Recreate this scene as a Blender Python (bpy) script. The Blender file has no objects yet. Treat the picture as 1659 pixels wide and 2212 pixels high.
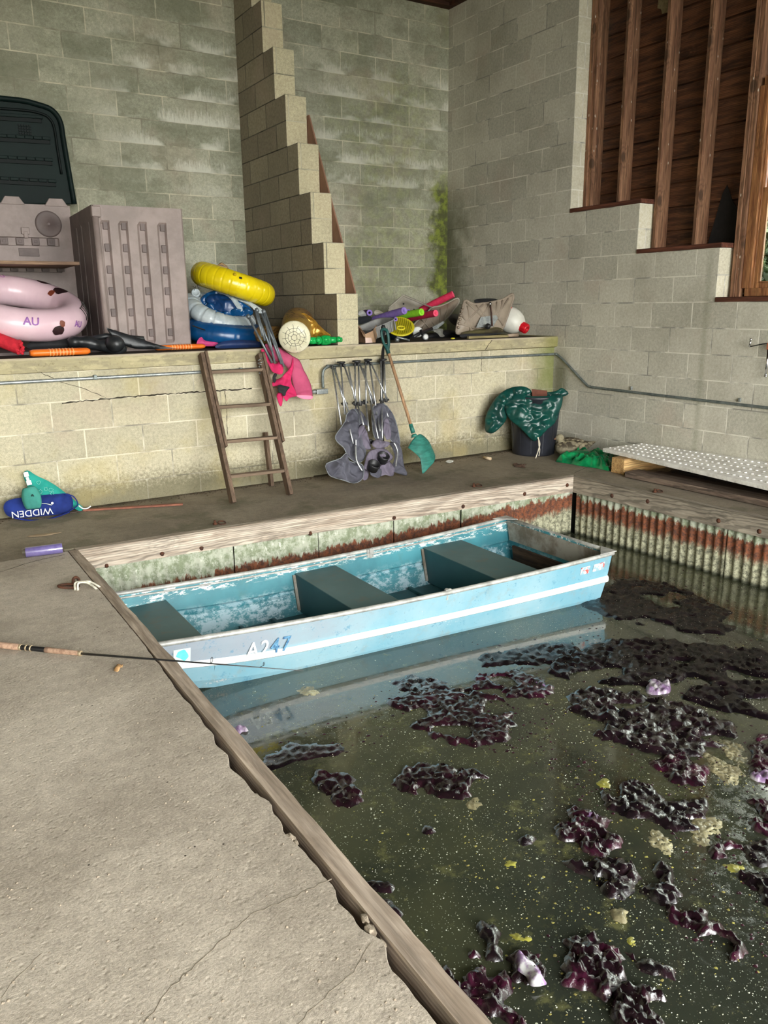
import bpy, bmesh, math, random
from mathutils import Vector, Matrix, noise
from mathutils.geometry import delaunay_2d_cdt
random.seed(7)
sc = bpy.context.scene
C = sc.collection
PI = math.pi

# ------------------------------------------------------------------ camera
CAM = Vector((-5.6275, -5.8462, 1.3765)); FPX = 1723.6
RX = Vector((0.8482, -0.5295, -0.0122)); DN = Vector((-0.143, -0.2067, -0.9679)); FW = Vector((0.51, 0.8228, -0.251))
cd = bpy.data.cameras.new('camera'); cam = bpy.data.objects.new('camera', cd); C.objects.link(cam)
FW.normalize(); RX = (RX - RX.dot(FW)*FW).normalized(); DN = FW.cross(RX)
m3 = Matrix((RX, -DN, -FW)).transposed()
cam.matrix_world = Matrix.Translation(CAM) @ m3.to_4x4()
cd.sensor_fit = 'VERTICAL'; cd.sensor_height = 24; cd.lens = FPX/2212*24; cd.clip_start = .05; cd.clip_end = 200
sc.camera = cam

def ray(u): return (RX*(u[0]-829.5)/FPX + DN*(u[1]-1106)/FPX + FW)
def hit(u, P0, N):                     # a pixel measured in the photograph, on a known plane of the place
    d = ray(u); t = (Vector(P0)-CAM).dot(N)/d.dot(N); return CAM + d*t
def ax(u, x): return hit(u, (x,0,0), Vector((1,0,0)))
def ay(u, y): return hit(u, (0,y,0), Vector((0,1,0)))
def az(u, z): return hit(u, (0,0,z), Vector((0,0,1)))

# ------------------------------------------------------------------ materials
class G:
    def __init__(s, name, rough=.7, metal=0, spec=.5, world=False):
        s.m = bpy.data.materials.new(name); s.m.use_nodes = True; s.t = s.m.node_tree; s.b = s.t.nodes['Principled BSDF']
        s.b.inputs['Roughness'].default_value = rough; s.b.inputs['Metallic'].default_value = metal
        s.b.inputs['Specular IOR Level'].default_value = spec
        s.tc = s.t.nodes.new('ShaderNodeTexCoord'); s.P = s.t.nodes.new('ShaderNodeNewGeometry').outputs['Position'] if world else s.tc.outputs['Object']
    def n(s, ty): return s.t.nodes.new('ShaderNode'+ty)
    def l(s, a, b):
        if isinstance(a, (int, float)): b.default_value = a
        elif isinstance(a, (tuple, list)): b.default_value = tuple(a)+((1,) if len(a) == 3 and len(b.default_value) == 4 else ())
        else: s.t.links.new(a, b)
    def ma(s, op, a, b=0, c=0, clamp=False):
        n = s.n('Math'); n.operation = op; n.use_clamp = clamp
        s.l(a, n.inputs[0]); s.l(b, n.inputs[1]); s.l(c, n.inputs[2]); return n.outputs[0]
    def mix(s, f, a, b, mode='MIX'):
        n = s.n('Mix'); n.data_type = 'RGBA'; n.blend_type = mode
        s.l(f, n.inputs[0]); s.l(a, n.inputs[6]); s.l(b, n.inputs[7]); return n.outputs[2]
    def mp(s, scale=(1,1,1), loc=(0,0,0), rot=(0,0,0), P=None):
        n = s.n('Mapping'); s.l(P or s.P, n.inputs[0]); n.inputs['Scale'].default_value = scale
        n.inputs['Location'].default_value = loc; n.inputs['Rotation'].default_value = rot; return n.outputs[0]
    def noise(s, scale, detail=5, rough=.6, P=None, dist=0):
        n = s.n('TexNoise'); s.l(P or s.P, n.inputs['Vector']); n.inputs['Scale'].default_value = scale
        n.inputs['Detail'].default_value = detail; n.inputs['Roughness'].default_value = rough; n.inputs['Distortion'].default_value = dist
        return n.outputs[0]
    def vor(s, scale, P=None, feat='F1', out='Distance', rnd=1):
        n = s.n('TexVoronoi'); n.feature = feat; s.l(P or s.P, n.inputs['Vector']); n.inputs['Scale'].default_value = scale
        n.inputs['Randomness'].default_value = rnd; return n.outputs[out]
    def step(s, v, a, b):               # smoothstep a->b
        n = s.n('MapRange'); n.interpolation_type = 'SMOOTHSTEP'; s.l(v, n.inputs[0]); s.l(a, n.inputs[1]); s.l(b, n.inputs[2]); return n.outputs[0]
    def ramp(s, v, stops):
        n = s.n('ValToRGB'); s.l(v, n.inputs[0]); e = n.color_ramp.elements
        while len(e) < len(stops): e.new(.5)
        for q, (p, c) in zip(e, stops): q.position = p; q.color = tuple(c)+(1,)
        return n.outputs[0]
    def xyz(s, P=None):
        n = s.n('SeparateXYZ'); s.l(P or s.P, n.inputs[0]); return n.outputs
    def bump(s, h, st=.3, d=.01, prev=None):
        n = s.n('Bump'); s.l(h, n.inputs['Height']); n.inputs['Strength'].default_value = st; n.inputs['Distance'].default_value = d
        if prev: s.l(prev, n.inputs['Normal'])
        s.l(n.outputs[0], s.b.inputs['Normal']); return n.outputs[0]
    def col(s, c): s.l(c, s.b.inputs['Base Color']); return s.m

def rgb(r, g, b):                       # sRGB 0-255 to linear
    f = lambda c: (c/255/12.92) if c/255 <= .04045 else ((c/255+.055)/1.055)**2.4
    return (f(r), f(g), f(b))

MC = {}
def M(name, c1, c2=None, scale=8, rough=.6, metal=0, bump=0, bscale=80, stretch=(1,1,1), spec=.5, sharp=(.35,.65), bd=.004):
    if name in MC: return MC[name]
    g = G(name, rough, metal, spec); c1 = rgb(*c1)
    if c2:
        P = g.mp(stretch)
        c = g.mix(g.step(g.noise(scale, 6, .65, P), *sharp), c1, rgb(*c2))
    else: c = c1+(1,)
    if bump: g.bump(g.noise(bscale, 4, .6, g.mp(stretch)), bump, bd)
    g.col(c); MC[name] = g.m; return g.m

def block_mat(name, ax_u, u0, c1, c2, mortar, stains='', z0=.15, seed=0, L=.4064):
    g = G(name, .93, 0, .25); x, y, z = g.xyz()
    u = {'x': x, 'y': y}[ax_u]
    cv = g.n('CombineXYZ'); g.l(g.ma('ADD', u, 40.64-u0), cv.inputs[0]); g.l(g.ma('SUBTRACT', z, z0-4.064), cv.inputs[1])
    br = g.n('TexBrick'); g.l(cv.outputs[0], br.inputs['Vector']); br.offset = .5; br.offset_frequency = 2; br.squash = 1
    for k, v in dict(Scale=1).items(): br.inputs[k].default_value = v
    br.inputs['Brick Width'].default_value = L; br.inputs['Row Height'].default_value = .2032
    br.inputs['Mortar Size'].default_value = .0055; br.inputs['Mortar Smooth'].default_value = .3; br.inputs['Bias'].default_value = 0
    g.l((0,0,0), br.inputs['Color1']); g.l((1,1,1), br.inputs['Color2']); g.l((.5,.5,.5), br.inputs['Mortar'])
    per = g.ma('ADD', br.outputs['Color'], 0)
    big = g.noise(1.3, 5, .6)
    fine = g.noise(45, 5, .75); grit = g.noise(260, 3, .7)
    c = g.mix(g.step(per, .1, .9), rgb(*c1), rgb(*c2))
    c = g.mix(.55, c, g.ramp(fine, [(.3, (.28,.28,.26)), (.7, (.75,.75,.72))]), 'OVERLAY')
    c = g.mix(.35, c, g.ramp(grit, [(.35, (.2,.2,.2)), (.65, (.8,.8,.8))]), 'OVERLAY')
    c = g.mix(g.ma('MULTIPLY', g.step(big, .42, .72), .4), c, rgb(128,122,104))
    pinks = g.step(g.noise(2.2, 3, .5, g.mp(loc=(5,3,9))), .55, .72)
    c = g.mix(g.ma('MULTIPLY', pinks, .25), c, rgb(184,162,146))
    mor = g.mix(g.step(g.noise(3, 4), .45, .62), rgb(*mortar), rgb(*[int(q*.66) for q in mortar]))
    c = g.mix(br.outputs['Fac'], c, mor)
    fr = g.ma('FRACT', g.ma('DIVIDE', g.ma('SUBTRACT', z, z0-4.064), .2032))
    vs = g.noise(1, 6, .7, g.mp((34,34,5)))
    if 'e' in stains:      # chalky salt bloom hanging above the bed joints
        patch = g.step(g.noise(2.2, 3, .55, g.mp((1,1,1.9), (seed,0,seed))), .44, .58)
        zone = g.ma('MULTIPLY', g.step(z, 2.25, 2.75), g.step(z, 3.95, 3.5))
        near = g.ma('ADD', g.ma('MULTIPLY', g.step(x, -1.9, -1.3), 1), g.ma('MULTIPLY', g.step(x, -2.4, -2.42), g.step(x, -3.9, -3.2)), clamp=True)
        low = g.step(g.ma('ADD', fr, g.ma('MULTIPLY', g.ma('SUBTRACT', g.noise(1, 6, .8, g.mp((60,60,14))), .5), 1.7)), .62, .05)
        e = g.ma('MULTIPLY', g.ma('MULTIPLY', patch, zone), g.ma('MULTIPLY', near, low))
        c = g.mix(g.ma('MULTIPLY', g.step(g.noise(3.1, 5, .65, g.mp((1,1,1.6), (8,1,3))), .42, .66), .5), c, rgb(116,118,98))
        c = g.mix(g.ma('MULTIPLY', e, .8), c, rgb(240,240,228))
        c = g.mix(g.ma('MULTIPLY', g.ma('MULTIPLY', patch, zone), .25), c, rgb(170,168,150))
    if 'g' in stains:      # green algae film by the corner and low down
        cor = g.ma('MULTIPLY', g.step(g.ma('ADD', x, g.ma('MULTIPLY', g.ma('SUBTRACT', g.noise(6, 4), .5), .5)), -.3, -.12), g.step(z, 2.95, 2.5))
        lowm = g.ma('MULTIPLY', g.step(g.ma('ADD', z, g.ma('MULTIPLY', g.noise(3, 4), .35)), 1.55, 1.35), .7)
        haze = g.ma('MULTIPLY', g.step(g.noise(.9, 4, .5, g.mp(loc=(3,1,2))), .45, .7), .3)
        f = g.ma('MAXIMUM', g.ma('MAXIMUM', g.ma('MULTIPLY', cor, .95), lowm), haze)
        c = g.mix(f, c, g.mix(g.step(g.noise(14, 4), .4, .65), rgb(80,84,48), rgb(126,138,52)))
    if 'r' in stains:      # damp corner of the side wall
        f = g.ma('MULTIPLY', g.step(g.ma('ADD', y, g.ma('MULTIPLY', g.ma('SUBTRACT', g.noise(5, 4), .5), .7)), 1.25, 1.75), g.step(z, 2.8, 2.2))
        f2 = g.ma('MULTIPLY', g.step(g.ma('ADD', z, g.ma('MULTIPLY', g.noise(4, 4), .3)), 1.6, 1.35), g.step(y, .4, 1.4))
        f3 = g.ma('MULTIPLY', g.step(g.ma('ABSOLUTE', g.ma('ADD', y, .06)), .16, .02), g.step(z, 1.05, .7))
        f3 = g.ma('MULTIPLY', f3, g.step(z, .3, .5))
        f = g.ma('MAXIMUM', g.ma('MAXIMUM', f, f2), f3)
        c = g.mix(g.ma('MULTIPLY', f, .75), c, rgb(92,92,66))
        dr = g.ma('MULTIPLY', g.step(g.ma('ABSOLUTE', g.ma('ADD', y, g.ma('ADD', 1.66, g.ma('MULTIPLY', z, 0)))), .05, .0), g.step(z, 1.9, 1.6))
        c = g.mix(g.ma('MULTIPLY', dr, .3), c, rgb(110,110,80))
    if 'l' in stains:      # low wall: grime over the bottom course, green at its far end
        f = g.ma('MULTIPLY', g.step(g.ma('ADD', z, g.ma('MULTIPLY', g.ma('SUBTRACT', fine, .5), .3)), .26, .08), .7)
        c = g.mix(f, c, rgb(78,74,48))
        f = g.ma('MULTIPLY', g.step(g.ma('ADD', x, g.ma('MULTIPLY', g.noise(7, 4), .25)), -.3, .1), g.step(z, .35, .6))
        c = g.mix(g.ma('MULTIPLY', f, .8), c, rgb(104,112,48))
        f = g.ma('MULTIPLY', g.step(g.noise(2.1, 4), .5, .7), .35)
        c = g.mix(f, c, rgb(176,160,104))
        spk = g.step(g.vor(70), .22, .12)
        c = g.mix(g.ma('MULTIPLY', spk, g.ma('MULTIPLY', g.step(z, .75, .1), .5)), c, rgb(70,66,44))
    b1 = g.bump(g.ma('ADD', g.ma('MULTIPLY', br.outputs['Fac'], -1), g.ma('MULTIPLY', fine, .25)), .5, .004)
    g.bump(grit, .35, .002, b1)
    return g.col(c)

def wood_mat(name, c1, c2, axis='x', rough=.8, grain=45, knots=True, bump=.4):
    g = G(name, rough, 0, .3)
    st = {'x': (1,9,9), 'y': (9,1,9), 'z': (9,9,1)}[axis]
    w = g.noise(3.2, 4, .6, g.mp(st), .6)
    k = g.n('TexWave'); g.l(g.mp(tuple(q*.32 if q > 1 else .9 for q in st)), k.inputs[0]); k.wave_type = 'RINGS'; k.rings_direction = axis.upper()
    k.inputs['Scale'].default_value = 9; k.inputs['Distortion'].default_value = 5; k.inputs['Detail'].default_value = 2; k.inputs['Detail Scale'].default_value = .8
    f = g.noise(grain, 4, .7, g.mp(tuple(.04 if q == 1 else 1 for q in st)))
    kv = g.vor(2.2, g.mp(tuple(1 if q == 1 else 1.7 for q in st), (.37,.2,.11)))
    kr = g.ma('MULTIPLY', g.ma('ADD', g.ma('SINE', g.ma('MULTIPLY', g.ma('ADD', kv, g.ma('MULTIPLY', w, .35)), 75)), 1), .5)
    kn = g.ma('MULTIPLY', g.step(kr, .45, .95), g.step(kv, .42, .1))
    kc = g.step(kv, .12, .08)
    c = g.mix(g.step(w, .3, .7), rgb(*c1), rgb(*c2))
    c = g.mix(g.ma('MULTIPLY', g.step(k.outputs['Fac'], .55, .95), .5 if knots else .15), c, rgb(*[int(q*.45) for q in c1]))
    if knots: c = g.mix(g.ma('MULTIPLY', g.ma('MAXIMUM', g.ma('MULTIPLY', kn, .55), kc), .8), c, rgb(*[int(q*.42) for q in c1]))
    c = g.mix(.5, c, g.ramp(f, [(.35, (.2,.2,.2)), (.65, (.8,.8,.8))]), 'OVERLAY')
    if name == 'stud_wood': c = g.mix(g.ma('MULTIPLY', g.step(g.vor(26, g.mp((1,1,.45))), .16, .1), g.step(g.noise(7, 2), .5, .56)), c, rgb(210,200,184))
    g.bump(g.ma('ADD', f, g.ma('MULTIPLY', k.outputs['Fac'], .4)), bump, .003)
    return g.col(c)

# ------------------------------------------------------------------ mesh helpers
def link(name, bm, mat, smooth=False, bevel=0, seg=2, sub=0, solid=0, parent=None, keep=False, offs=0):
    """bm is in world coordinates; origin goes to the base centre (things) or the parent's place"""
    me = bpy.data.meshes.new(name)
    if parent is not None:
        org = wloc(parent)
    elif keep: org = Vector((0,0,0))
    else:
        vs = [v.co for v in bm.verts]
        org = Vector(((min(v.x for v in vs)+max(v.x for v in vs))/2, (min(v.y for v in vs)+max(v.y for v in vs))/2, min(v.z for v in vs)))
    bmesh.ops.translate(bm, verts=bm.verts, vec=-org)
    bmesh.ops.recalc_face_normals(bm, faces=bm.faces) if not solid else None
    bm.to_mesh(me); bm.free()
    for mm in (mat if isinstance(mat, (list, tuple)) else [mat]): me.materials.append(mm)
    if smooth:
        for p in me.polygons: p.use_smooth = True
    o = bpy.data.objects.new(name, me); C.objects.link(o)
    if parent is not None: o.parent = parent
    else: o.location = org
    if solid:
        md = o.modifiers.new('s', 'SOLIDIFY'); md.thickness = solid; md.offset = offs
    if bevel:
        md = o.modifiers.new('b', 'BEVEL'); md.width = bevel; md.segments = seg; md.limit_method = 'ANGLE'; md.angle_limit = .6
    if sub:
        md = o.modifiers.new('u', 'SUBSURF'); md.levels = sub; md.render_levels = sub
    return o
def wloc(o):
    v = Vector((0,0,0))
    while o is not None: v += o.location; o = o.parent
    return v
def tag(o, label, cat, group=None, kind=None):
    o['label'] = label; o['category'] = cat
    if group: o['group'] = group
    if kind: o['kind'] = kind
    return o
def thing(name, label, cat, loc, group=None):
    o = bpy.data.objects.new(name, None); C.objects.link(o); o.location = loc; o.empty_display_size = .05
    return tag(o, label, cat, group)
def struct(o): o['kind'] = 'structure'; return o
def copy_thing(o, loc, rot=(0,0,0), label=None, scale=None):
    c = o.copy(); C.objects.link(c); c.location = loc; c.rotation_euler = rot
    if label: c['label'] = label
    if scale: c.scale = scale
    for ch in list(o.children):
        d = ch.copy(); C.objects.link(d); d.parent = c
        for gch in list(ch.children):
            e = gch.copy(); C.objects.link(e); e.parent = d
    return c
B = bmesh.new
def box(bm, lo, hi, mi=0, R=None, c=None):
    vs = []
    for x in (lo[0], hi[0]):
        for y in (lo[1], hi[1]):
            for z in (lo[2], hi[2]):
                v = Vector((x,y,z))
                if R is not None: v = R @ v + Vector(c or (0,0,0))
                vs.append(bm.verts.new(v))
    for q in ((0,1,3,2),(4,6,7,5),(0,4,5,1),(2,3,7,6),(0,2,6,4),(1,5,7,3)):
        f = bm.faces.new([vs[i] for i in q]); f.material_index = mi
    return vs
def beam(bm, a, b, w, h, up=(0,0,1), mi=0, top=False):
    """bar from a to b, w wide, h high (below the line if top)"""
    a = Vector(a); b = Vector(b); d = (b-a).normalized(); s = d.cross(Vector(up)).normalized(); u = s.cross(d)
    o = -u*h/2 if top else Vector((0,0,0)); vs = []
    for p in (a, b):
        for i, j in ((-1,-1),(1,-1),(1,1),(-1,1)): vs.append(bm.verts.new(p+o+s*w/2*i+u*h/2*j))
    for q in ((0,3,2,1),(4,5,6,7),(0,1,5,4),(1,2,6,5),(2,3,7,6),(3,0,4,7)):
        f = bm.faces.new([vs[i] for i in q]); f.material_index = mi
def tube(bm, pts, r, n=10, cap=True, mi=0, closed=False, flat=1):
    pts = [Vector(p) for p in pts]; N = len(pts)
    rs = r if isinstance(r, (list, tuple)) else [r]*N
    rings = []; up = None
    for i, p in enumerate(pts):
        t = (pts[(i+1) % N]-pts[i-1]) if closed else (pts[min(i+1, N-1)]-pts[max(i-1, 0)])
        t.normalize()
        if up is None:
            up = Vector((0,0,1)) if abs(t.z) < .9 else Vector((1,0,0))
        s = t.cross(up).normalized(); up = s.cross(t).normalized()
        rings.append([bm.verts.new(p+(s*math.cos(2*PI*k/n)+up*math.sin(2*PI*k/n)*flat)*rs[i]) for k in range(n)])
    for i in range(N if closed else N-1):
        a, b = rings[i], rings[(i+1) % N]
        for k in range(n):
            f = bm.faces.new((a[k], a[(k+1) % n], b[(k+1) % n], b[k])); f.material_index = mi; f.smooth = True
    if cap and not closed:
        bm.faces.new(rings[0][::-1]).material_index = mi; bm.faces.new(rings[-1]).material_index = mi
    return rings
def curve(pts, n=8, closed=False):
    pts = [Vector(p) for p in pts]; out = []; N = len(pts)
    for i in range(N if closed else N-1):
        g = (lambda k: pts[k % N]) if closed else (lambda k: pts[min(max(k, 0), N-1)])
        a, b, c, d = g(i-1), g(i), g(i+1), g(i+2)
        for k in range(n):
            t = k/n
            out.append(.5*((2*b)+(c-a)*t+(2*a-5*b+4*c-d)*t*t+(3*b-a-3*c+d)*t**3))
    if not closed: out.append(pts[-1])
    return out
def lathe(bm, prof, n=32, c=(0,0,0), R=None, mi=0, cap=True):
    c = Vector(c); R = R or Matrix.Identity(3); rings = []
    for r, z in prof:
        rings.append([bm.verts.new(c+R@Vector((r*math.cos(2*PI*k/n), r*math.sin(2*PI*k/n), z))) for k in range(n)])
    for a, b in zip(rings, rings[1:]):
        for k in range(n):
            f = bm.faces.new((a[k], a[(k+1) % n], b[(k+1) % n], b[k])); f.smooth = True; f.material_index = mi
    if cap:
        bm.faces.new(rings[0][::-1]).material_index = mi; bm.faces.new(rings[-1]).material_index = mi
    return rings
def align(d, up=(0,0,1)):               # rotation taking local z to d
    return Vector(d).normalized().to_track_quat('Z', 'Y').to_matrix()
def torus(bm, c, R_, r, rot=None, n=64, m=20, wr=0, nw=40, sq=1, mi=0, rz=None):
    rot = rot or Matrix.Identity(3); c = Vector(c); rings = []; rz = rz or r
    for i in range(n):
        a = 2*PI*i/n; ring = []
        for k in range(m):
            b = 2*PI*k/m
            w = 1
            if wr: w = 1-wr*abs(math.sin(a*nw/2+.4*math.sin(a*3)))**40*(.45+.55*math.sin(b*1.0+a*5)**2)-wr*.3*max(0, -math.cos(b))*abs(math.sin(a*nw*1.3))**4
            ring.append(bm.verts.new(c+rot@Vector(((R_+r*w*math.cos(b))*math.cos(a), (R_*sq+r*w*math.cos(b))*math.sin(a), rz*w*math.sin(b)))))
        rings.append(ring)
    for i in range(n):
        a, b = rings[i], rings[(i+1) % n]
        for k in range(m):
            f = bm.faces.new((a[k], a[(k+1) % m], b[(k+1) % m], b[k])); f.smooth = True; f.material_index = mi
def prism(bm, pts, vec, mi=0):
    a = [bm.verts.new(Vector(p)) for p in pts]; b = [bm.verts.new(Vector(p)+Vector(vec)) for p in pts]; n = len(a)
    bm.faces.new(a[::-1]).material_index = mi; bm.faces.new(b).material_index = mi
    for k in range(n): bm.faces.new((a[k], a[(k+1) % n], b[(k+1) % n], b[k])).material_index = mi

def inside(p, poly):
    r = False; x, y = p; j = len(poly)-1
    for i in range(len(poly)):
        xi, yi = poly[i]; xj, yj = poly[j]
        if (yi > y) != (yj > y) and x < (xj-xi)*(y-yi)/(yj-yi)+xi: r = not r
        j = i
    return r
def edist(p, poly):
    best = 9; x, y = p
    for i in range(len(poly)):
        ax_, ay_ = poly[i-1]; bx, by = poly[i]; dx, dy = bx-ax_, by-ay_
        t = max(0, min(1, ((x-ax_)*dx+(y-ay_)*dy)/(dx*dx+dy*dy+1e-12)))
        d = math.hypot(x-ax_-t*dx, y-ay_-t*dy); best = min(best, d)
    return best
def patch(P3, N, res, h, smooth_n=3, both=False, fold=None, raw=False):
    """surface filling the closed 3-D outline P3 (roughly in the plane with normal N), raised by h(x2d, y2d, edge distance)"""
    N = Vector(N).normalized(); P3 = [Vector(p) for p in P3]
    if not raw: P3 = curve(P3, smooth_n, True)
    o = P3[0]; e1 = (N.cross(Vector((0,0,1))) if abs(N.z) < .9 else Vector((1,0,0)))
    e1 = (e1-e1.dot(N)*N).normalized(); e2 = N.cross(e1)
    P2 = [((p-o).dot(e1), (p-o).dot(e2)) for p in P3]
    xs = [p[0] for p in P2]; ys = [p[1] for p in P2]
    pts = [Vector(p) for p in P2]; nb = len(pts)
    x = min(xs)
    row = 0
    y = min(ys)
    while y < max(ys):
        x = min(xs)+(res/2 if row % 2 else 0)
        while x < max(xs):
            q = (x+random.uniform(-.15,.15)*res, y+random.uniform(-.15,.15)*res)
            if inside(q, P2) and edist(q, P2) > res*.45: pts.append(Vector(q))
            x += res
        y += res*.87; row += 1
    vo, eo, fo = delaunay_2d_cdt(pts, [(i, (i+1) % nb) for i in range(nb)], [], 1, 1e-6)[:3]
    bm = B(); dd = [edist(v, P2) for v in vo]
    def mk(sgn):
        vv = []
        for v, d in zip(vo, dd):
            hh = h(o.x+v[0] if 0 else v[0], v[1], d)*sgn
            off = fold(v[0], v[1]) if fold else 0
            vv.append(bm.verts.new(o+e1*v[0]+e2*v[1]+N*(hh+off)))
        for f in fo:
            try: fc = bm.faces.new([vv[i] for i in (f if sgn > 0 else f[::-1])]); fc.smooth = True
            except ValueError: pass
    mk(1)
    if both: mk(-1); bmesh.ops.remove_doubles(bm, verts=bm.verts, dist=1e-5)

    return bm
def nz(x, y, s, z=0): return noise.noise(Vector((x*s, y*s, z)))
def ridged(x, y, s, z=0): return 1-abs(noise.noise(Vector((x*s, y*s, z))))*2

def text(name, s, size, org, xdir, ydir, mat, parent=None, ext=.0006, shear=0, bold=0):
    cu = bpy.data.curves.new(name, 'FONT'); cu.body = s; cu.size = size; cu.extrude = ext; cu.shear = shear; cu.offset = bold
    to = bpy.data.objects.new(name+'_t', cu); C.objects.link(to)
    me = bpy.data.meshes.new_from_object(to.evaluated_get(bpy.context.evaluated_depsgraph_get()))
    bpy.data.objects.remove(to); xdir = Vector(xdir).normalized(); ydir = Vector(ydir); ydir = (ydir-ydir.dot(xdir)*xdir).normalized()
    z = xdir.cross(ydir); Mx = Matrix((xdir, ydir, z)).transposed()
    off = Vector(org)-(wloc(parent) if parent is not None else Vector((0,0,0)))
    for v in me.vertices: v.co = Mx@v.co+off
    me.materials.clear(); me.materials.append(mat)
    o = bpy.data.objects.new(name, me); C.objects.link(o)
    if parent is not None: o.parent = parent
    return o

# ------------------------------------------------------------------ building shell
FY = -11.0; D = 1.806; LZ = 1.064; CZ = 4.417; WZ = -.49
j = lambda n: 1.572+.2032*n
m_back = block_mat('block_back', 'x', -.309, (180,179,161), (154,155,138), (214,208,184), 'eg', 1.572, 3)
m_right = block_mat('block_right', 'y', 1.518, (202,198,185), (184,181,169), (226,222,208), 'r', 1.572)
m_low = block_mat('block_low', 'x', -.816, (192,184,160), (178,171,150), (218,210,188), 'l', .15)
m_but = block_mat('block_buttress_shaded', 'y', .8021, (158,148,130), (140,130,115), (106,100,90), '', LZ)  # buttress sides: their shade is put into the darker block colour
m_butf = block_mat('block_buttress_lit', 'x', -2.4, (200,190,160), (190,182,155), (190,184,160), '', LZ)  # same blocks on the front, lit tone put into the colour

def slab(name, pts, vec, mat, **k): bm = B(); prism(bm, pts, vec); return struct(link(name, bm, mat, keep=True, **k))
slab('wall_back', [(-8.5,D,.9),(.2,D,.9),(.2,D,CZ),(-8.5,D,CZ)], (0,.2,0), m_back)
# stepped side wall
ys = [(-.108, 3), (-.921, 1), (-1.733, -1)]
pr = [(0,D+.2,-1.5),(0,D+.2,CZ),(0,-.108,CZ),(0,-.108,j(3)),(0,-.921,j(3)),(0,-.921,j(1)),(0,-1.733,j(1)),(0,-1.733,j(-1)),(0,FY,j(-1)),(0,FY,-1.5)]
m_rend = block_mat('block_right_end', 'x', .0975, (214,208,188), (200,195,176), (226,222,208), '', 1.572)
wr_ = slab('wall_right', pr, (.195,0,0), m_right); wr_.data.materials.append(m_rend)
for p in wr_.data.polygons:
    if abs(p.normal.y) > .7: p.material_index = 1
slab('wall_left', [(-8.5,D,-.2),(-8.5,D,CZ),(-8.5,FY,CZ),(-8.5,FY,-.2)], (-.2,0,0), m_right)
# front wall: boat opening plus side piers
bm = B(); box(bm, (-8.5,FY-.2,-.2), (-8.2,FY,CZ)); box(bm, (-8.5,FY-.2,4.1), (.2,FY,CZ)); box(bm, (-.2,FY-.2,-1.5), (.2,FY,4.1))
struct(link('wall_front', bm, m_right, keep=True))
m_ceil = wood_mat('ceiling_wood', (84,50,34), (56,34,24), 'x')
slab('ceiling', [(-8.7,FY-.3,CZ),(.5,FY-.3,CZ),(.5,D+.3,CZ),(-8.7,D+.3,CZ)], (0,0,.1), m_ceil)
bm = B(); box(bm, (-1.0,D-.09,CZ-.035), (.0,D,CZ)); box(bm, (-.06,1.2,CZ-.035), (0,D-.09,CZ)); struct(link('trim_4', bm, m_ceil, keep=True))
# low wall under the ledge, with its poured cap
slab('wall_ledge', [(-8.5,0,-.1),(-2.69,0,-.1),(-2.69,0,.963),(-8.5,0,.963)], (0,.25,0), m_low)
slab('wall_ledge_recess', [(-2.69,.03,-.1),(0,.03,-.1),(0,.03,.963),(-2.69,.03,.963)], (0,.22,0), m_low)
g = G('poured_cap', .9, 0, .25); x, y, z = g.xyz()
c = g.mix(g.step(g.noise(2.5, 6, .7, g.mp((1,1,5))), .35, .65), rgb(176,166,132), rgb(150,142,118))
c = g.mix(g.ma('MULTIPLY', g.step(g.noise(7, 5, .7, g.mp((1,1,3))), .5, .62), .5), c, rgb(200,188,150))
c = g.mix(g.ma('MULTIPLY', g.step(g.noise(40, 4, .7), .56, .7), .5), c, rgb(104,96,70))
c = g.mix(g.ma('MULTIPLY', g.step(z, 1.045, 1.058), .8), c, rgb(196,182,160))
c = g.mix(g.step(z, 1.0635, 1.064), c, rgb(58,50,42))
c = g.mix(g.ma('MULTIPLY', g.step(g.ma('ADD', x, g.ma('MULTIPLY', g.noise(9), .25)), -.2, .1), .7), c, rgb(120,120,56))
g.bump(g.noise(60, 5, .8), .5, .006); m_cap = g.col(c)
bm = B(); n = 120; fr = []
for i in range(n+1):
    x = -8.5+8.5*i/n; e = .006*noise.noise(Vector((x*9,0,0)))+.003*noise.noise(Vector((x*40,3,0)))
    e2 = .004*noise.noise(Vector((x*30,7,0)))
    fr.append([bm.verts.new(p) for p in ((x,.02 if x < -2.69 else .035,.955),(x,-.012+e*.5,.967),(x,-.014+e*.4,1.055+e2),(x,-.004+e,LZ),(x,D+.05,LZ),(x,D+.05,.955))])
for a, b in zip(fr, fr[1:]):
    for k in range(6): bm.faces.new((a[k], b[k], b[(k+1) % 6], a[(k+1) % 6]))
bm.faces.new(fr[0]); bm.faces.new(fr[-1][::-1])
struct(link('wall_ledge_cap', bm, m_cap, keep=True))
# cracked joint running along the low wall
m_crack = M('crack_dark', (50,44,34), rough=1)
def crack(name, pts, w=.004):
    bm = B(); P = [Vector(p) for p in pts]; Q = []
    for a, b in zip(P, P[1:]):
        n = max(2, int((b-a).length/.02))
        for k in range(n): Q.append(a.lerp(b, k/n)+Vector((random.uniform(-.003,.003), 0, random.uniform(-.0045,.0045))))
    Q.append(P[-1]); tube(bm, Q, [w*random.uniform(.3,1) for _ in Q], 4)
    return struct(link(name, bm, m_crack, keep=True))
crack('wall_ledge_crack', [(-4.6,-.001,.752),(-4.2,-.001,.762),(-3.7,-.001,.763),(-3.2,-.001,.762)], .006)
crack('wall_ledge_crack', [(-4.78,-.012,1.05),(-4.74,-.012,.98),(-4.6,-.001,.9),(-4.42,-.001,.83),(-4.3,-.001,.765)], .002)
crack('wall_ledge_crack', [(-3.42,-.001,.76),(-3.415,-.001,.6),(-3.42,-.001,.42)], .003)
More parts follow.
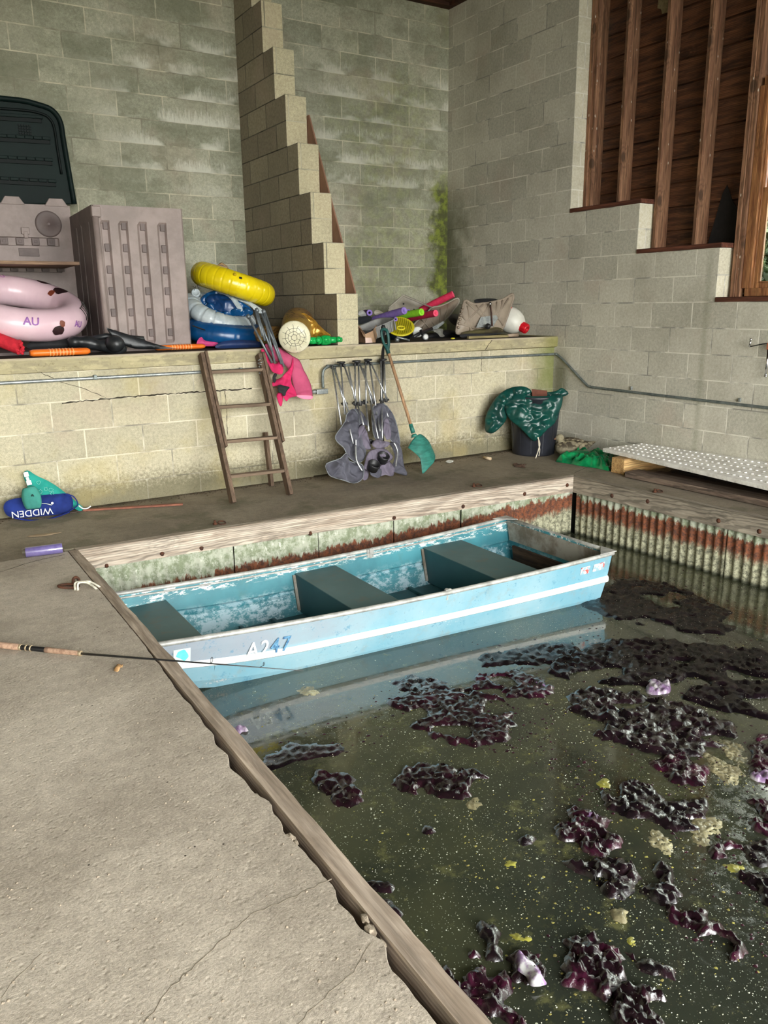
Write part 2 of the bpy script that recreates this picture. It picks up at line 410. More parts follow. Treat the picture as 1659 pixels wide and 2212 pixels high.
crack('wall_ledge_crack', [(-.82,-.014,1.05),(-.86,-.014,1.02),(-.9,-.014,.97)], .004)
crack('wall_ledge_crack', [(-.9,.029,.95),(-.905,.029,.8),(-.9,.029,.77)], .003)

# stepped block buttress
bm = B(); PX0, PX1 = -2.427, -2.231
for k in range(8):
    y0 = max(0, k)*.2014 - .0; z0 = LZ+.4064*k
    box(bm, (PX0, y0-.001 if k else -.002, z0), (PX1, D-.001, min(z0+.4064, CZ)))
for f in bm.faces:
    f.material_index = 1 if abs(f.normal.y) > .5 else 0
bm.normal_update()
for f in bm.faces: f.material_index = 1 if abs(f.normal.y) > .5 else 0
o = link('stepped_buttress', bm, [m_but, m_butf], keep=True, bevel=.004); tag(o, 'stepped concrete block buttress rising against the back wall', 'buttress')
m_brown = M('brown_board', (150,112,92), (136,100,80), 5, .8)
bm = B(); prism(bm, [(-2.228,.05,LZ+.42),(-2.228,.05,LZ+.001),(-2.228,D-.02,LZ+.001),(-2.228,D-.02,2.95),(-2.228,.775,2.95)], (.012,0,0))
o = link('brown_board', bm, m_brown); tag(o, 'long brown board standing against the far side of the stepped buttress', 'board')

# ------------------------------------------------------------------ timber framed corner with window
m_stud = wood_mat('stud_wood', (160,120,92), (120,84,64), 'z', .75, 40)
m_sill = wood_mat('sill_wood', (104,62,46), (74,42,32), 'y', .7, 50, False)
m_board = wood_mat('sheathing_wood', (120,80,56), (66,46,36), 'y', .6, 30, True, .5)
bm = B(); z = 1.2; k = 0; random.seed(3)
while z < CZ:
    h = .187; y = .1
    while y > FY:
        L = random.uniform(1.2, 2.4); y2 = max(y-L, FY); nseg = 10; a = []
        if not (-3.35 < y2 and y < -3.3): pass
        for i in range(nseg+1):
            yy = y+(y2-y)*i/nseg; w = .008*noise.noise(Vector((yy*3, z*9, k)))
            a.append([bm.verts.new(p) for p in ((.31+w,yy,z+.002),(.288+w*1.6,yy,z+.006),(.289+w*1.6,yy,z+.022),(.303+w*1.2,yy,z+h*.5),(.296+w*1.2+.004,yy,z+h-.006),(.31+w,yy,z+h+.006),(.33,yy,z+h+.006),(.33,yy,z+.004))])
        for p, q in zip(a, a[1:]):
            for m_ in range(8): bm.faces.new((p[m_], q[m_], q[(m_+1) % 8], p[(m_+1) % 8]))
        y = y2-.003
    z += .19; k += 1
# leave the window openings free
WIN = [(-1.875, -3.05), (-3.6, -5.0), (-5.6, -7.2), (-8.0, -9.8)]
zm = ax((1650,412), .2).z; zt = ax((1632,192), .2).z; zb = j(-1)+.1
dele = [f for f in bm.faces if any(b < f.calc_center_median().y < a for a, b in WIN) and zb < f.calc_center_median().z < zt]
bmesh.ops.delete(bm, geom=dele, context='FACES')
struct(link('wall_right_sheathing', bm, m_board, keep=True))
def sill(y0, y1, z, name):
    bm = B(); box(bm, (-.012, y1, z), (.29, y0, z+.036)); o = link(name, bm, m_sill, bevel=.004); return o
s1 = struct(sill(-.112, -.94, j(3), 'trim_1')); s2 = struct(sill(-.925, -1.755, j(1), 'trim_2')); s3 = struct(sill(-1.737, FY, j(-1), 'trim_3'))
studs = [(-.112,-.155,j(3)+.036,'by the tall block corner'), (-.518,-.556,j(3)+.036,'standing mid bay on the upper sill'), (-.945,-.985,j(1)+.036,'rising past the end of the upper sill'), (-1.352,-1.392,j(1)+.036,'standing on the middle sill near the black sheet')]
for y1, y0, z0, lab in studs:
    bm = B(); box(bm, (.15, y0, z0), (.288, y1, CZ)); box(bm, (.147, y0+.004, z0), (.152, y0+.012, CZ))
    if y1 == -.112: box(bm, (.158, y0-.04, z0), (.288, y0, CZ))
    o = link('wall_stud', bm, m_stud, bevel=.003); tag(o, 'rough brown wall stud ' + lab, 'stud', 'studs of the timber wall')
for y in (-3.2,-3.4,-5.15,-5.4,-7.35,-7.7):
    bm = B(); box(bm, (.15, y-.04, j(-1)+.036), (.288, y, CZ)); struct(link('wall_right_stud', bm, m_stud, keep=True))
# post + window
bm = B(); box(bm, (.13,-1.80,j(-1)+.036), (.29,-1.762,CZ)); box(bm, (.136,-1.842,j(-1)+.036), (.29,-1.803,CZ)); 
o = link('window_post', bm, m_stud, bevel=.003); tag(o, 'doubled brown post standing between the sheathing and the window', 'post')
m_wf = wood_mat('window_wood', (186,132,86), (120,74,48), 'z', .5, 50)
g = G('glass', .02); out = g.t.nodes['Material Output']; mx = g.n('MixShader'); tr = g.n('BsdfTransparent'); gl = g.n('BsdfGlossy'); fz = g.n('Fresnel')
gl.inputs['Roughness'].default_value = .02; tr.inputs[0].default_value = (.93,.97,.92,1); g.l(fz.outputs[0], mx.inputs[0]); g.l(tr.outputs[0], mx.inputs[1]); g.l(gl.outputs[0], mx.inputs[2]); g.l(mx.outputs[0], out.inputs[0])
m_glass = g.m
bm_g = None
for wi, (a, b) in enumerate(WIN):
    fr = B(); t = .045
    box(fr, (.15,b,zb-.06), (.29,a,zb)); box(fr, (.15,b,zt), (.29,a,zt+.06)); box(fr, (.15,a-t,zb), (.29,a+.032,zt)); box(fr, (.15,b-.02,zb), (.29,b+t,zt))
    box(fr, (.17,a-t-.012,zb), (.2,a-t,zt))
    w = struct(link('window_%d' % (wi+1), fr, m_wf, bevel=.004))
    for nm, z0, z1, xo in (('lower_sash', zb, zm+.02, .175), ('upper_sash', zm-.02, zt, .215)):
        s = B(); A, Bq = a-t-.012, b+t+.01; q = .038
        for lo, hi in (((xo,Bq,z0),(xo+.035,A,z0+q)), ((xo,Bq,z1-q*.7),(xo+.035,A,z1)), ((xo,A-q,z0+q),(xo+.035,A,z1-q*.7)), ((xo,Bq,z0+q),(xo+.035,Bq+q,z1-q*.7))): box(s, lo, hi)
        for lo, hi in (((xo-.0,A-q-.012,z0+q),(xo+.02,A-q,z1-q*.7)), ((xo,Bq+q,z0+q),(xo+.02,A-q,z0+q+.012))): box(s, lo, hi)
        so = link(nm, s, m_wf, parent=w, bevel=.003)
        p = B(); box(p, (xo+.018,Bq+q,z0+q), (xo+.021,A-q,z1-q*.7)); link('pane', p, m_glass, parent=so)
# black sheet and paper scrap on the sheathing
m_felt = M('black_felt', (28,27,27), (20,20,20), 20, .9)
bm = B(); prism(bm, [(.285,-1.40,j(1)+.03),(.27,-1.76,j(1)+.03),(.28,-1.70,2.03),(.287,-1.6,2.14),(.29,-1.535,2.27),(.289,-1.50,2.20)], (.004,0,0))
tag(link('felt_sheet', bm, m_felt), 'black roofing felt scrap leaning on the sheathing above the middle sill', 'sheet')
m_paper = M('old_paper', (150,136,104), (120,106,80), 30, .9)
bm = B(); q = [ax(u, .285) for u in ((1423,-8),(1444,-10),(1445,26),(1430,30),(1428,20),(1420,18))]; prism(bm, q, (.002,0,0))
tag(link('paper_scrap', bm, m_paper), 'torn pale paper label left high on the sheathing boards', 'paper')

# ------------------------------------------------------------------ floor
def conc(name, c1, c2, rough=.9, pits=True, dark=0):
    g = G(name, rough, 0, .3); x, y, z = g.xyz()
    c = g.mix(g.step(g.noise(1.1, 6, .65), .38, .64), rgb(*c1), rgb(*c2))
    c = g.mix(.4, c, g.ramp(g.noise(22, 6, .8), [(.3, (.25,.25,.25)), (.7, (.75,.75,.75))]), 'OVERLAY')
    gr = g.noise(150, 4, .8); c = g.mix(.45, c, g.ramp(gr, [(.35, (.25,.25,.25)), (.65, (.78,.78,.78))]), 'OVERLAY')
    sp = g.step(g.vor(26), .11, .05); c = g.mix(g.ma('MULTIPLY', sp, g.step(g.noise(4, 3), .55, .6)), c, rgb(52,46,38))
    if dark:
        c = g.mix(g.ma('MULTIPLY', g.step(g.noise(2.4, 5), .5, .66), .45), c, rgb(70,72,46))
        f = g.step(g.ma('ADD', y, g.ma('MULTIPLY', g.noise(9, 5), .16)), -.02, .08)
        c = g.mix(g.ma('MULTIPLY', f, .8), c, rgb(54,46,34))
    b1 = g.bump(g.noise(70, 5, .8), .55, .007)
    b2 = g.bump(g.step(g.vor(42, g.mp(loc=(1,1,0))), .0, .35), .35, .004, b1)
    g.bump(g.noise(9, 4, .6), .25, .012, b2)
    return g.col(c)
m_dock = conc('dock_concrete', (184,173,158), (158,147,133))
m_walk = conc('walk_concrete', (146,135,118), (122,112,97), .88, True, 1)
ye = lambda x: -1.05-(x+4.85)*.0446
xr = lambda y: -.93+(-1.225-y)*.0418
bm = B(); pts = [(-8.5,FY,0),(-8.5,-1.055,0)]; y = -1.055; edge = []
while y > FY:
    a = max(0, min(1, (-y-2.6)/1.2)); jag = .004+.034*a*max(0, .45+1.1*noise.noise(Vector((y*3.1,1,0)))+.6*noise.noise(Vector((y*13,5,0))))+.004*abs(noise.noise(Vector((y*40,5,0))))
    edge.append((-4.842-jag-.01*a, y, -.004*a)); y -= .02
pts += edge+[(-4.85,FY,0)]
prism(bm, [(p[0],p[1],0) for p in pts], (0,0,-.14))
for v in bm.verts:
    if v.co.x > -5 and v.co.z < -.1: v.co.x += .012
struct(link('floor_dock', bm, m_dock, keep=True, bevel=.004))
bm = B(); prism(bm, [(-8.5,-1.054,0),(-8.5,.2,0),(-4.86,.2,0),(-4.86,-1.054,0)][::-1], (0,0,-.14)); prism(bm, [(-4.86,.2,0),(-.888,.2,0),(-.888,ye(-.888)+.042,0),(-4.86,ye(-4.86)+.042,0)][::-1], (0,0,-.14))
struct(link('floor_walkway', bm, m_walk, keep=True))
bm = B(); prism(bm, [(-.886,.2,0),(.1,.2,0),(.1,FY,0),(xr(FY)+.042,FY,0),(xr(-1.18)+.042,-1.18,0)][::-1], (0,0,-.14))
struct(link('floor_side', bm, m_walk, keep=True))
# slip bank behind the sheeting
m_bank = M('bank_fill', (40,38,32), rough=1)
bm = B(); box(bm, (-8.5,FY,-1.6), (-4.86,.0,-.14)); box(bm, (-4.86,-1.0,-1.6), (-.8,0,-.14)); prism(bm, [(-.86,-1.2,-1.6),(-.46,FY,-1.6),(.1,FY,-1.6),(.1,0,-1.6),(-.86,0,-1.6)], (0,0,1.46))
struct(link('ground', bm, m_bank, keep=True))

# edging timbers
m_tim = wood_mat('timber_back_wood', (196,184,168), (156,140,124), 'x', .85, 45)
m_tim2 = wood_mat('timber_side_wood', (164,154,138), (134,124,110), 'y', .85, 45)
m_rust = M('rust', (92,54,34), (58,40,32), 30, .8, .3, .4)
def timber(name, a, b, w, h, mat, lab, ends=0):
    """a->b is the top inner (slip side) edge"""
    a = Vector(a); b = Vector(b); d = (b-a).normalized(); s = Vector((-d.y, d.x, 0)); bm = B(); n = 160; R_ = []
    for i in range(n+1):
        p = a.lerp(b, i/n); e = .006*noise.noise(p*4)+.004*noise.noise(p*22); e = max(e, -.01)
        R_.append([bm.verts.new(q) for q in (p+s*(.012+e), p+s*(.002)+Vector((0,0,-.012+e)), p+Vector((0,0,-h*.5)), p+s*.003+Vector((0,0,-h)), p+s*w+Vector((0,0,-h)), p+s*w)])
    for r, q in zip(R_, R_[1:]):
        for k in range(6): bm.faces.new((r[k], q[k], q[(k+1) % 6], r[(k+1) % 6]))
    bm.faces.new(R_[0][::-1]); bm.faces.new(R_[-1])
    return tag(link(name, bm, mat), lab, 'timber')
A_ = Vector((-.93,-1.225,0)); Bk = Vector((-4.80,ye(-4.80),0)); Rt = Vector((xr(FY),FY,0)); Lf = Vector((-4.80,FY,0))
t1 = timber('edge_timber', A_, Bk, -.042 if 0 else -.042, .132, m_tim, 'long weathered whitish timber edging the far side of the slip')
t2 = timber('edge_timber', Rt, A_, -.042, .135, m_tim2, 'grey brown timber edging the slip beside the planks')
m_tim3 = wood_mat('timber_dock_wood', (178,162,146), (142,126,110), 'y', .8, 50, False)
t3 = timber('edge_timber', Bk, Lf, -.042, .20, m_tim3, 'narrow bare timber lying along the edge of the rough concrete dock')
def bolt(p, nrm, par, r=.011):
    bm = B(); lathe(bm, [(r*1.5,-.001),(r*1.5,.003),(r,.0035),(r,.009),(r*.5,.010)], 10, p, align(nrm)); link('bolt', bm, m_rust, parent=par)
nb = Vector((-.045,-1,0)).normalized(); nr = Vector((-1,.042,0)).normalized()
for u in ((230,1221),(350,1197),(435,1185),(670,1152),(851,1119),(1000,1094),(1133,1067),(1225,1048)):
    p = hit(u, A_, nb); bolt(p, nb, t1)
for u in ((1322,1071),(1399,1083),(1552,1125),(1640,1148)):
    p = hit(u, A_, nr); bolt(p, nr, t2)

# corrugated sheeting
def corr_mat(name, u, zr, amt):
    g = G(name, .75, .1, .35, True); x, y, z = g.xyz(); U = x if u == 'x' else y
    zz = g.ma('ADD', z, g.ma('MULTIPLY', g.ma('SUBTRACT', g.noise(1, 5, .75, g.mp((16,16,5))), .5), .22))
    if u == 'x': zz = g.ma('ADD', zz, g.ma('MULTIPLY', g.ma('ADD', x, .93), -.042))
    top = g.mix(g.step(g.noise(13, 6, .75), .42, .6), rgb(190,194,176), rgb(138,148,120))
    top = g.mix(g.step(g.noise(28, 5, .8, g.mp((1,1,.6))), .55, .66), top, rgb(226,228,214))
    ru = g.mix(g.step(g.noise(34, 6, .8), .4, .6), rgb(140,84,56), rgb(84,58,48))
    lo = g.mix(g.step(g.noise(30, 6, .85), .4, .62), rgb(180,178,150), rgb(92,92,76))
    c = g.mix(g.step(zz, zr+.012, zr-.012), top, ru)
    c = g.mix(g.step(zz, zr-.095, zr-.16), c, lo)
    c = g.mix(g.step(z, -.45, -.485), c, rgb(52,54,40))
    if amt: c = g.mix(g.ma('MULTIPLY', g.step(g.noise(3, 3, .5), .3, .45), 0), c, c)
    g.bump(g.noise(90, 5, .8), .35, .003)
    return g.col(c)
m_cb = corr_mat('sheet_back', 'x', -.165, 0); m_cr = corr_mat('sheet_side', 'y', -.185, 1)
def sheet(a, b, mat, lab, grp, ph=0, amp=.0085, per=.0677, z0=-.12):
    a = Vector(a); b = Vector(b); d = b-a; L = d.length; d.normalize(); s = Vector((-d.y, d.x, 0)); bm = B(); n = int(L/per*10); top = []; bot = []
    for i in range(n+1):
        t = L*i/n; o = amp*math.sin(2*PI*(t+ph)/per)
        p = a+d*t+s*(-.028+o)
        top.append(bm.verts.new(p+Vector((0,0,z0)))); bot.append(bm.verts.new(p+Vector((0,0,-1.2))))
    for i in range(n):
        f = bm.faces.new((top[i], top[i+1], bot[i+1], bot[i])); f.smooth = True
    o = link('corrugated_sheet', bm, mat, solid=.003); tag(o, lab, 'corrugated sheet', grp)
bx = [hit((q, 1130), A_+Vector((0,.028,0)), nb).x for q in (500,685,850,995,1120)]
xs_ = [-4.83]+bx+[-.905]
ords = ['corrugated sheet behind the bow end of the boat, mostly mossy green','corrugated sheet of the slip wall behind the front bench of the boat','corrugated sheet with rust teeth above the boat between two seams, behind the middle bench','corrugated sheet above the oarlock side of the boat, rusty low down','corrugated sheet behind the rear bench of the boat','dark rusty corrugated sheet filling the far corner of the slip']
for i in range(6):
    a = Vector((xs_[i]+.003, ye(xs_[i]), 0)); b = Vector((xs_[i+1]-.003, ye(xs_[i+1]), 0)); sheet(b, a, m_cb, ords[i], 'corrugated sheets of the far slip wall', .02*i, .006)
yy = [-1.25,-2.62,-4.2,FY]
for i, lab in enumerate(('banded rust and white corrugated sheet of the side slip wall next to the far corner','corrugated side sheet running out past the white panel','corrugated side sheet beyond the second one, towards the open door')):
    sheet((xr(yy[i+1]),yy[i+1]+.003,0), (xr(yy[i]),yy[i],0), m_cr, lab, 'corrugated sheets of the side slip wall', 0, .0095)
bm = B(); box(bm, (-4.86,FY,-1.3), (-4.83,-1.0,-.14)); struct(link('trim_5', bm, m_bank, keep=True))

m_crk = M('crack_pale', (122,112,98), rough=1)
def fcrack(us, w=.0022, mat=None):
    bm = B(); P = [az(u, .0) for u in us]; Q = []
    for a, b in zip(P, P[1:]):
        n = max(2, int((b-a).length/.015))
        for k in range(n): Q.append(a.lerp(b, k/n)+Vector((random.uniform(-.004,.004), random.uniform(-.004,.004), 0)))
    Q.append(P[-1])
    for a, b in zip(Q, Q[1:]): beam(bm, (a.x,a.y,-.0008), (b.x,b.y,-.0008), w*random.uniform(.4,1), .003)
    struct(link('floor_crack', bm, mat or m_crk, keep=True))
fcrack([(310,2212),(372,2130),(470,2040),(545,1975),(640,1935),(716,1898)])
fcrack([(0,1236),(60,1216),(105,1205),(140,1198)], .006, m_crack)
fcrack([(0,2160),(40,2110),(90,2060)], .0015)
fcrack([(60,1225),(110,1214),(140,1206)], .003)
fcrack([(1240,1022),(1262,1012),(1300,998)], .004, m_crack)
fcrack([(640,2212),(760,2100),(800,2040)], .001)

# ------------------------------------------------------------------ water
g = G('water', .06, 0, .6); x, y, z = g.xyz()
c = g.mix(g.step(g.noise(1.1, 5, .6), .35, .68), rgb(44,48,40), rgb(68,70,50))
sc1 = g.noise(7, 6, .75)
c = g.mix(g.ma('MULTIPLY', g.step(sc1, .55, .70), .65), c, rgb(104,104,66))
c = g.mix(g.ma('MULTIPLY', g.step(g.noise(26, 6, .85, g.mp(loc=(3,0,1))), .6, .68), .65), c, rgb(122,120,84))
dens = g.step(g.noise(1.6, 4, .6, g.mp(loc=(7,1,0))), .36, .62)
d1 = g.step(g.vor(64), .17, .10); d2 = g.step(g.vor(130, g.mp(loc=(.3,.7,0))), .2, .12); d3 = g.step(g.vor(21, g.mp(loc=(.9,.1,0))), .10, .07)
sel = g.step(g.noise(38, 2, .5), .5, .56); sel2 = g.step(g.noise(55, 2, .5, g.mp(loc=(2,2,2))), .5, .55)
dots = g.ma('MAXIMUM', g.ma('MULTIPLY', d1, g.ma('MULTIPLY', sel, dens)), g.ma('MAXIMUM', g.ma('MULTIPLY', d2, g.ma('MULTIPLY', sel2, dens)), g.ma('MULTIPLY', d3, sel)))
c = g.mix(g.ma('MULTIPLY', dots, .8), c, rgb(196,200,176))
g.l(g.ma('ADD', .05, g.ma('MULTIPLY', dots, .5)), g.b.inputs['Roughness'])
g.b.inputs['IOR'].default_value = 1.45; g.b.inputs['Coat Weight'].default_value = .35; g.b.inputs['Coat Roughness'].default_value = .09
b1 = g.bump(g.ma('ADD', g.ma('MULTIPLY', dots, .5), g.ma('MULTIPLY', g.step(g.noise(22, 6, .8), .5, .8), .5)), .2, .003)
g.bump(g.noise(3, 3, .5), .05, .02, b1)
m_water = g.col(c)
bm = B()
vs = [bm.verts.new(p) for p in ((-4.835,-1.0,WZ),(-4.835,FY-.2,WZ),(-30,FY-.4,WZ),(-30,-60,WZ),(30,-60,WZ),(30,FY-.4,WZ),(-.4,FY-.2,WZ),(-.86,-1.0,WZ))]
bm.faces.new(vs)
o = link('water', bm, m_water, keep=True); tag(o, 'still dark green slip water speckled with floating scum', 'water', kind='stuff')

# ------------------------------------------------------------------ boat
def worn(name, base, base2, wear, amt, scale=5, rough=.45, metal=.0, streak=(1,1,1), dirt=None):
    g = G(name, rough, metal, .5, True); x, y, z = g.xyz()
    c = g.mix(g.step(g.noise(2.2, 5, .6), .35, .65), rgb(*base), rgb(*base2))
    w = g.ma('ADD', g.ma('MULTIPLY', g.noise(scale, 6, .75, g.mp(streak)), .6), g.ma('MULTIPLY', g.noise(scale*9, 5, .8, g.mp((2,1,1))), .4))
    c = g.mix(g.step(w, .62-amt, .66-amt), c, rgb(*wear))
    if dirt: c = g.mix(g.ma('MULTIPLY', g.step(g.noise(9, 6, .7), .52, .7), .5), c, rgb(*dirt))
    sp = g.step(g.vor(60), .12, .05); c = g.mix(g.ma('MULTIPLY', sp, g.step(g.noise(8, 2), .5, .6)), c, rgb(60,62,60))
    g.bump(g.noise(30, 5, .7), .12, .002)
    return g, c
X0, X1 = -4.79, -1.885
def st(s):
    x = X0+(X1-X0)*s; return x, -1.92-.1*s, .40+(.51-.40)*s-.0*s*(1-s), -.15-.16*s*(1-s), -.545+(.13*(1-s/.3)**2 if s < .3 else 0)
def sec(s):
    x, cy, w, zg, zb = st(s); h = zg-zb
    P = [(w, zg), (w-.012, zg-.06), (w-.03, zg-h*.40), (w-.022, zg-h*.43), (w-.024, zg-h*.49), (w-.042, zg-h*.52), (w-.075, zg-h*.80), (w-.105, zb+.012), (w-.13, zb)]
    return x, cy, P
g, c = worn('boat_outside', (124,176,194), (154,190,202), (204,210,212), .02, 4, .42, .15, (.5,1,2), (150,160,160))
x, y, z = g.xyz()
# bare aluminium grey where the paint has gone above the strake
up_ = g.ma('MULTIPLY', g.step(z, -.335, -.30), g.step(g.ma('ADD', x, g.ma('MULTIPLY', g.noise(3, 5), 1.6)), -2.4, -3.6))
c = g.mix(g.ma('MULTIPLY', up_, .9), c, rgb(158,164,174))
c = g.mix(g.ma('MULTIPLY', g.step(g.noise(17, 5, .8), .58, .66), .6), c, rgb(78,140,172))
m_bo = g.col(c)
g, c = worn('boat_inside', (64,138,150), (46,112,124), (218,228,228), -.012, 6, .5, 0, (1,1,1), (70,120,120)); x, y, z = g.xyz()
lowp = g.ma('MULTIPLY', g.step(z, -.29, -.36), g.step(g.noise(7, 6, .85, g.mp((1,1,1.6))), .46, .56)); c = g.mix(g.ma('MULTIPLY', lowp, .8), c, rgb(176,202,212))
ed = g.ma('MULTIPLY', g.step(z, -.25, -.22), g.step(g.noise(40, 5, .8, g.mp((.3,1,1))), .52, .56)); c = g.mix(g.ma('MULTIPLY', ed, .9), c, rgb(226,232,226))
m_bi = g.col(c)
bm = B(); NS = 40; rows = []
for i in range(NS+1):
    x, cy, P = sec(i/NS); row = [bm.verts.new((x, cy+w, z)) for w, z in P]+[bm.verts.new((x, cy-w, z)) for w, z in P[::-1]]
    rows.append(row)
for a, b in zip(rows, rows[1:]):
    for k in range(len(a)-1):
        f = bm.faces.new((a[k], b[k], b[k+1], a[k+1])); f.smooth = False
f = bm.faces.new(rows[0][::-1]); f = bm.faces.new(rows[-1])
boat = thing('rowing_boat', 'worn pale blue flat-bottomed metal boat with three teal benches, moored in the slip', 'boat', (-3.3,-1.97,-.55))
hull = link('hull', bm, [m_bo, m_bi], parent=boat)
# outward normals then thicken inward with the inside paint
bm = B(); bm.from_mesh(hull.data); bmesh.ops.recalc_face_normals(bm, faces=bm.faces)
f0 = min(bm.faces, key=lambda f: f.calc_center_median().z)
if f0.normal.z > 0: bmesh.ops.reverse_faces(bm, faces=bm.faces)
bm.to_mesh(hull.data); bm.free()
md = hull.modifiers.new('s', 'SOLIDIFY'); md.thickness = .006; md.offset = -1; md.material_offset = 1; md.material_offset_rim = 1
m_alu = M('worn_aluminium', (196,196,190), (150,150,146), 14, .5, .25, .25, 90)
m_alu2 = M('stained_aluminium', (162,158,148), (116,106,92), 5, .6, .2, .2, 60, (1,1,1), .5, (.4,.62))
def rim(side):
    P = []
    for i in range(NS+1):
        x, cy, Pp = sec(i/NS); P.append((x, cy+side*(Pp[0][0]+.004), Pp[0][1]))
    bm = B(); tube(bm, P, .0155, 12, flat=.85)
    Q = [(p[0], p[1]-side*.018, p[2]-.022) for p in P]; tube(bm, Q, .006, 8)
    return link('gunwale', bm, m_alu, parent=boat, smooth=False)
rim(1); rim(-1)
for s in (0, 1):
    x, cy, P = sec(s); w = P[0][0]; zg = P[0][1]; bm = B(); sg = 1 if s else -1
    tube(bm, [(x+.004*sg, cy+w, zg), (x+.010*sg, cy+w*.5, zg-.004), (x+.012*sg, cy, zg-.006), (x+.010*sg, cy-w*.5, zg-.004), (x+.004*sg, cy-w, zg)], .015, 12)
    link('transom_rim', bm, m_alu, parent=boat)
    for q in (-1, 1):
        if s:
            bm = B(); prism(bm, [(x+.02, cy+q*(w+.018), zg+.010), (x-.12, cy+q*(w+.012), zg+.010), (x-.055, cy+q*(w-.05), zg+.010), (x+.016, cy+q*(w-.11), zg+.010)], (0,0,.006))
            link('corner_cap', bm, m_alu, parent=boat, bevel=.002)
# strake stripe, both outsides
m_white = worn('strake_white', (236,238,234), (222,226,226), (150,190,204), -.04, 9, .5); m_white = m_white[0].col(m_white[1])
for q in (-1, 1):
    bm = B(); pr_ = None
    for i in range(NS+1):
        x, cy, P = sec(i/NS); r = [bm.verts.new((x, cy+q*(P[k][0]+.0035), P[k][1])) for k in (2,3,4,5)]
        if pr_:
            for k in range(3): bm.faces.new((pr_[k], r[k], r[k+1], pr_[k+1]))
        pr_ = r
    link('strake', bm, m_white, parent=boat, solid=.003)
# floor and ribs
m_bf = worn('boat_floor', (58,98,102), (46,80,84), (96,116,116), -.06, 7, .55, 0, (1,1,1), (70,66,54)); m_bf = m_bf[0].col(m_bf[1])
bm = B(); pr_ = None
for i in range(NS+1):
    x, cy, P = sec(i/NS); zf = max(-.478, P[-1][1]+.02); w = P[-1][0]+.02
    x = min(max(x, X0+.01), X1-.01)
    r = [bm.verts.new((x, cy+w, zf)), bm.verts.new((x, cy-w, zf))]
    if pr_: bm.faces.new((pr_[0], r[0], r[1], pr_[1]))
    pr_ = r
link('floor_plate', bm, m_bf, parent=boat, solid=.004)
for x in (-4.03,-3.82,-3.03,-2.82,-2.15):
    bm = B(); s = (x-X0)/(X1-X0); _, cy, P = sec(s); w = P[-1][0]+.015
    box(bm, (x-.012, cy-w, -.478), (x+.012, cy+w, -.455)); link('floor_rib', bm, m_bf, parent=boat, bevel=.004)
# benches
m_seat = worn('bench_teal', (74,104,106), (60,92,94), (118,134,128), -.07, 8, .5, 0, (1,1,1), (96,86,70)); m_seat = m_seat[0].col(m_seat[1])
m_face = worn('bench_face', (44,86,92), (36,76,82), (120,150,150), -.12, 8, .5); m_face = m_face[0].col(m_face[1])
zt_ = -.238
for x0, x1, nm in ((X0+.02,-4.43,'bow'),(-3.617,-3.325,'mid'),(-2.645,-2.31,'rear')):
    bm = B(); vsq = []
    def wat(x, z):
        s = (x-X0)/(X1-X0); _, cy, P = sec(s)
        for a, b in zip(P, P[1:]):
            if a[1] >= z >= b[1]: t = (a[1]-z)/(a[1]-b[1]+1e-9); return cy, a[0]+(b[0]-a[0])*t-.007
        return cy, P[-1][0]-.007
    for x in (x0, x1):
        for z in (zt_, -.33, -.47):
            cy, w = wat(x, z); vsq.append((bm.verts.new((x, cy+w, z)), bm.verts.new((x, cy-w, z))))
    for k in (0, 1):
        bm.faces.new((vsq[k][0], vsq[k][1], vsq[k+1][1], vsq[k+1][0])).material_index = 1
        bm.faces.new((vsq[3+k][0], vsq[4+k][0], vsq[4+k][1], vsq[3+k][1])).material_index = 1
    bm.faces.new((vsq[0][0], vsq[3][0], vsq[3][1], vsq[0][1]))
    o = link('bench', bm, [m_seat, m_face], parent=boat, bevel=.004)
    for q in (1, -1):
        bm = B(); cy, w = wat(x0, -.24); cy2, w2 = wat(x0, -.46)
        beam(bm, (x0-.006, cy+q*(w-.006), -.245), (x0-.006, cy2+q*(w2-.004), -.46), .012, .022, (1,0,0)); link('bench_bracket', bm, m_alu2, parent=o)
# transom inside: bare panel and dark motor board
x, cy, P = sec(1)
bm = B(); prism(bm, [(X1-.012,cy+.485,-.165),(X1-.012,cy-.485,-.165),(X1-.012,cy-.455,-.30),(X1-.012,cy+.455,-.30)], (.003,0,0)); link('transom_panel', bm, m_alu2, parent=boat)
m_dkw = wood_mat('motor_board', (86,66,50), (60,48,38), 'y', .8)
bm = B(); prism(bm, [(X1-.035,cy+.40,-.325),(X1-.035,cy-.40,-.325),(X1-.035,cy-.38,-.455),(X1-.035,cy+.38,-.455)], (.022,0,0)); link('transom_board', bm, m_dkw, parent=boat, bevel=.003)
# oarlock socket, bow grip
for x, q in ((-3.06,1),(-3.1,-1)):
    s = (x-X0)/(X1-X0); _, cy, P = sec(s); w = P[0][0]; z = P[0][1]; bm = B()
    box(bm, (x-.025, cy+q*w-.016, z-.045), (x+.025, cy+q*w+.004 , z+.012)) if q > 0 else box(bm, (x-.02, cy-w-.006, z-.002), (x+.02, cy-w+.01, z+.018))
    lathe(bm, [(.009,z-.05),(.012,z+.014),(.007,z+.018)], 12, (x, cy+q*(w-.014), 0)); link('oarlock_socket', bm, m_alu, parent=boat, bevel=.002)
bm = B(); tube(bm, curve([(-2.93,-2.10,-.470),(-2.90,-2.14,-.45),(-2.84,-2.14,-.45),(-2.80,-2.11,-.470)], 5), .006, 8); link('floor_handle', bm, m_alu, parent=boat)
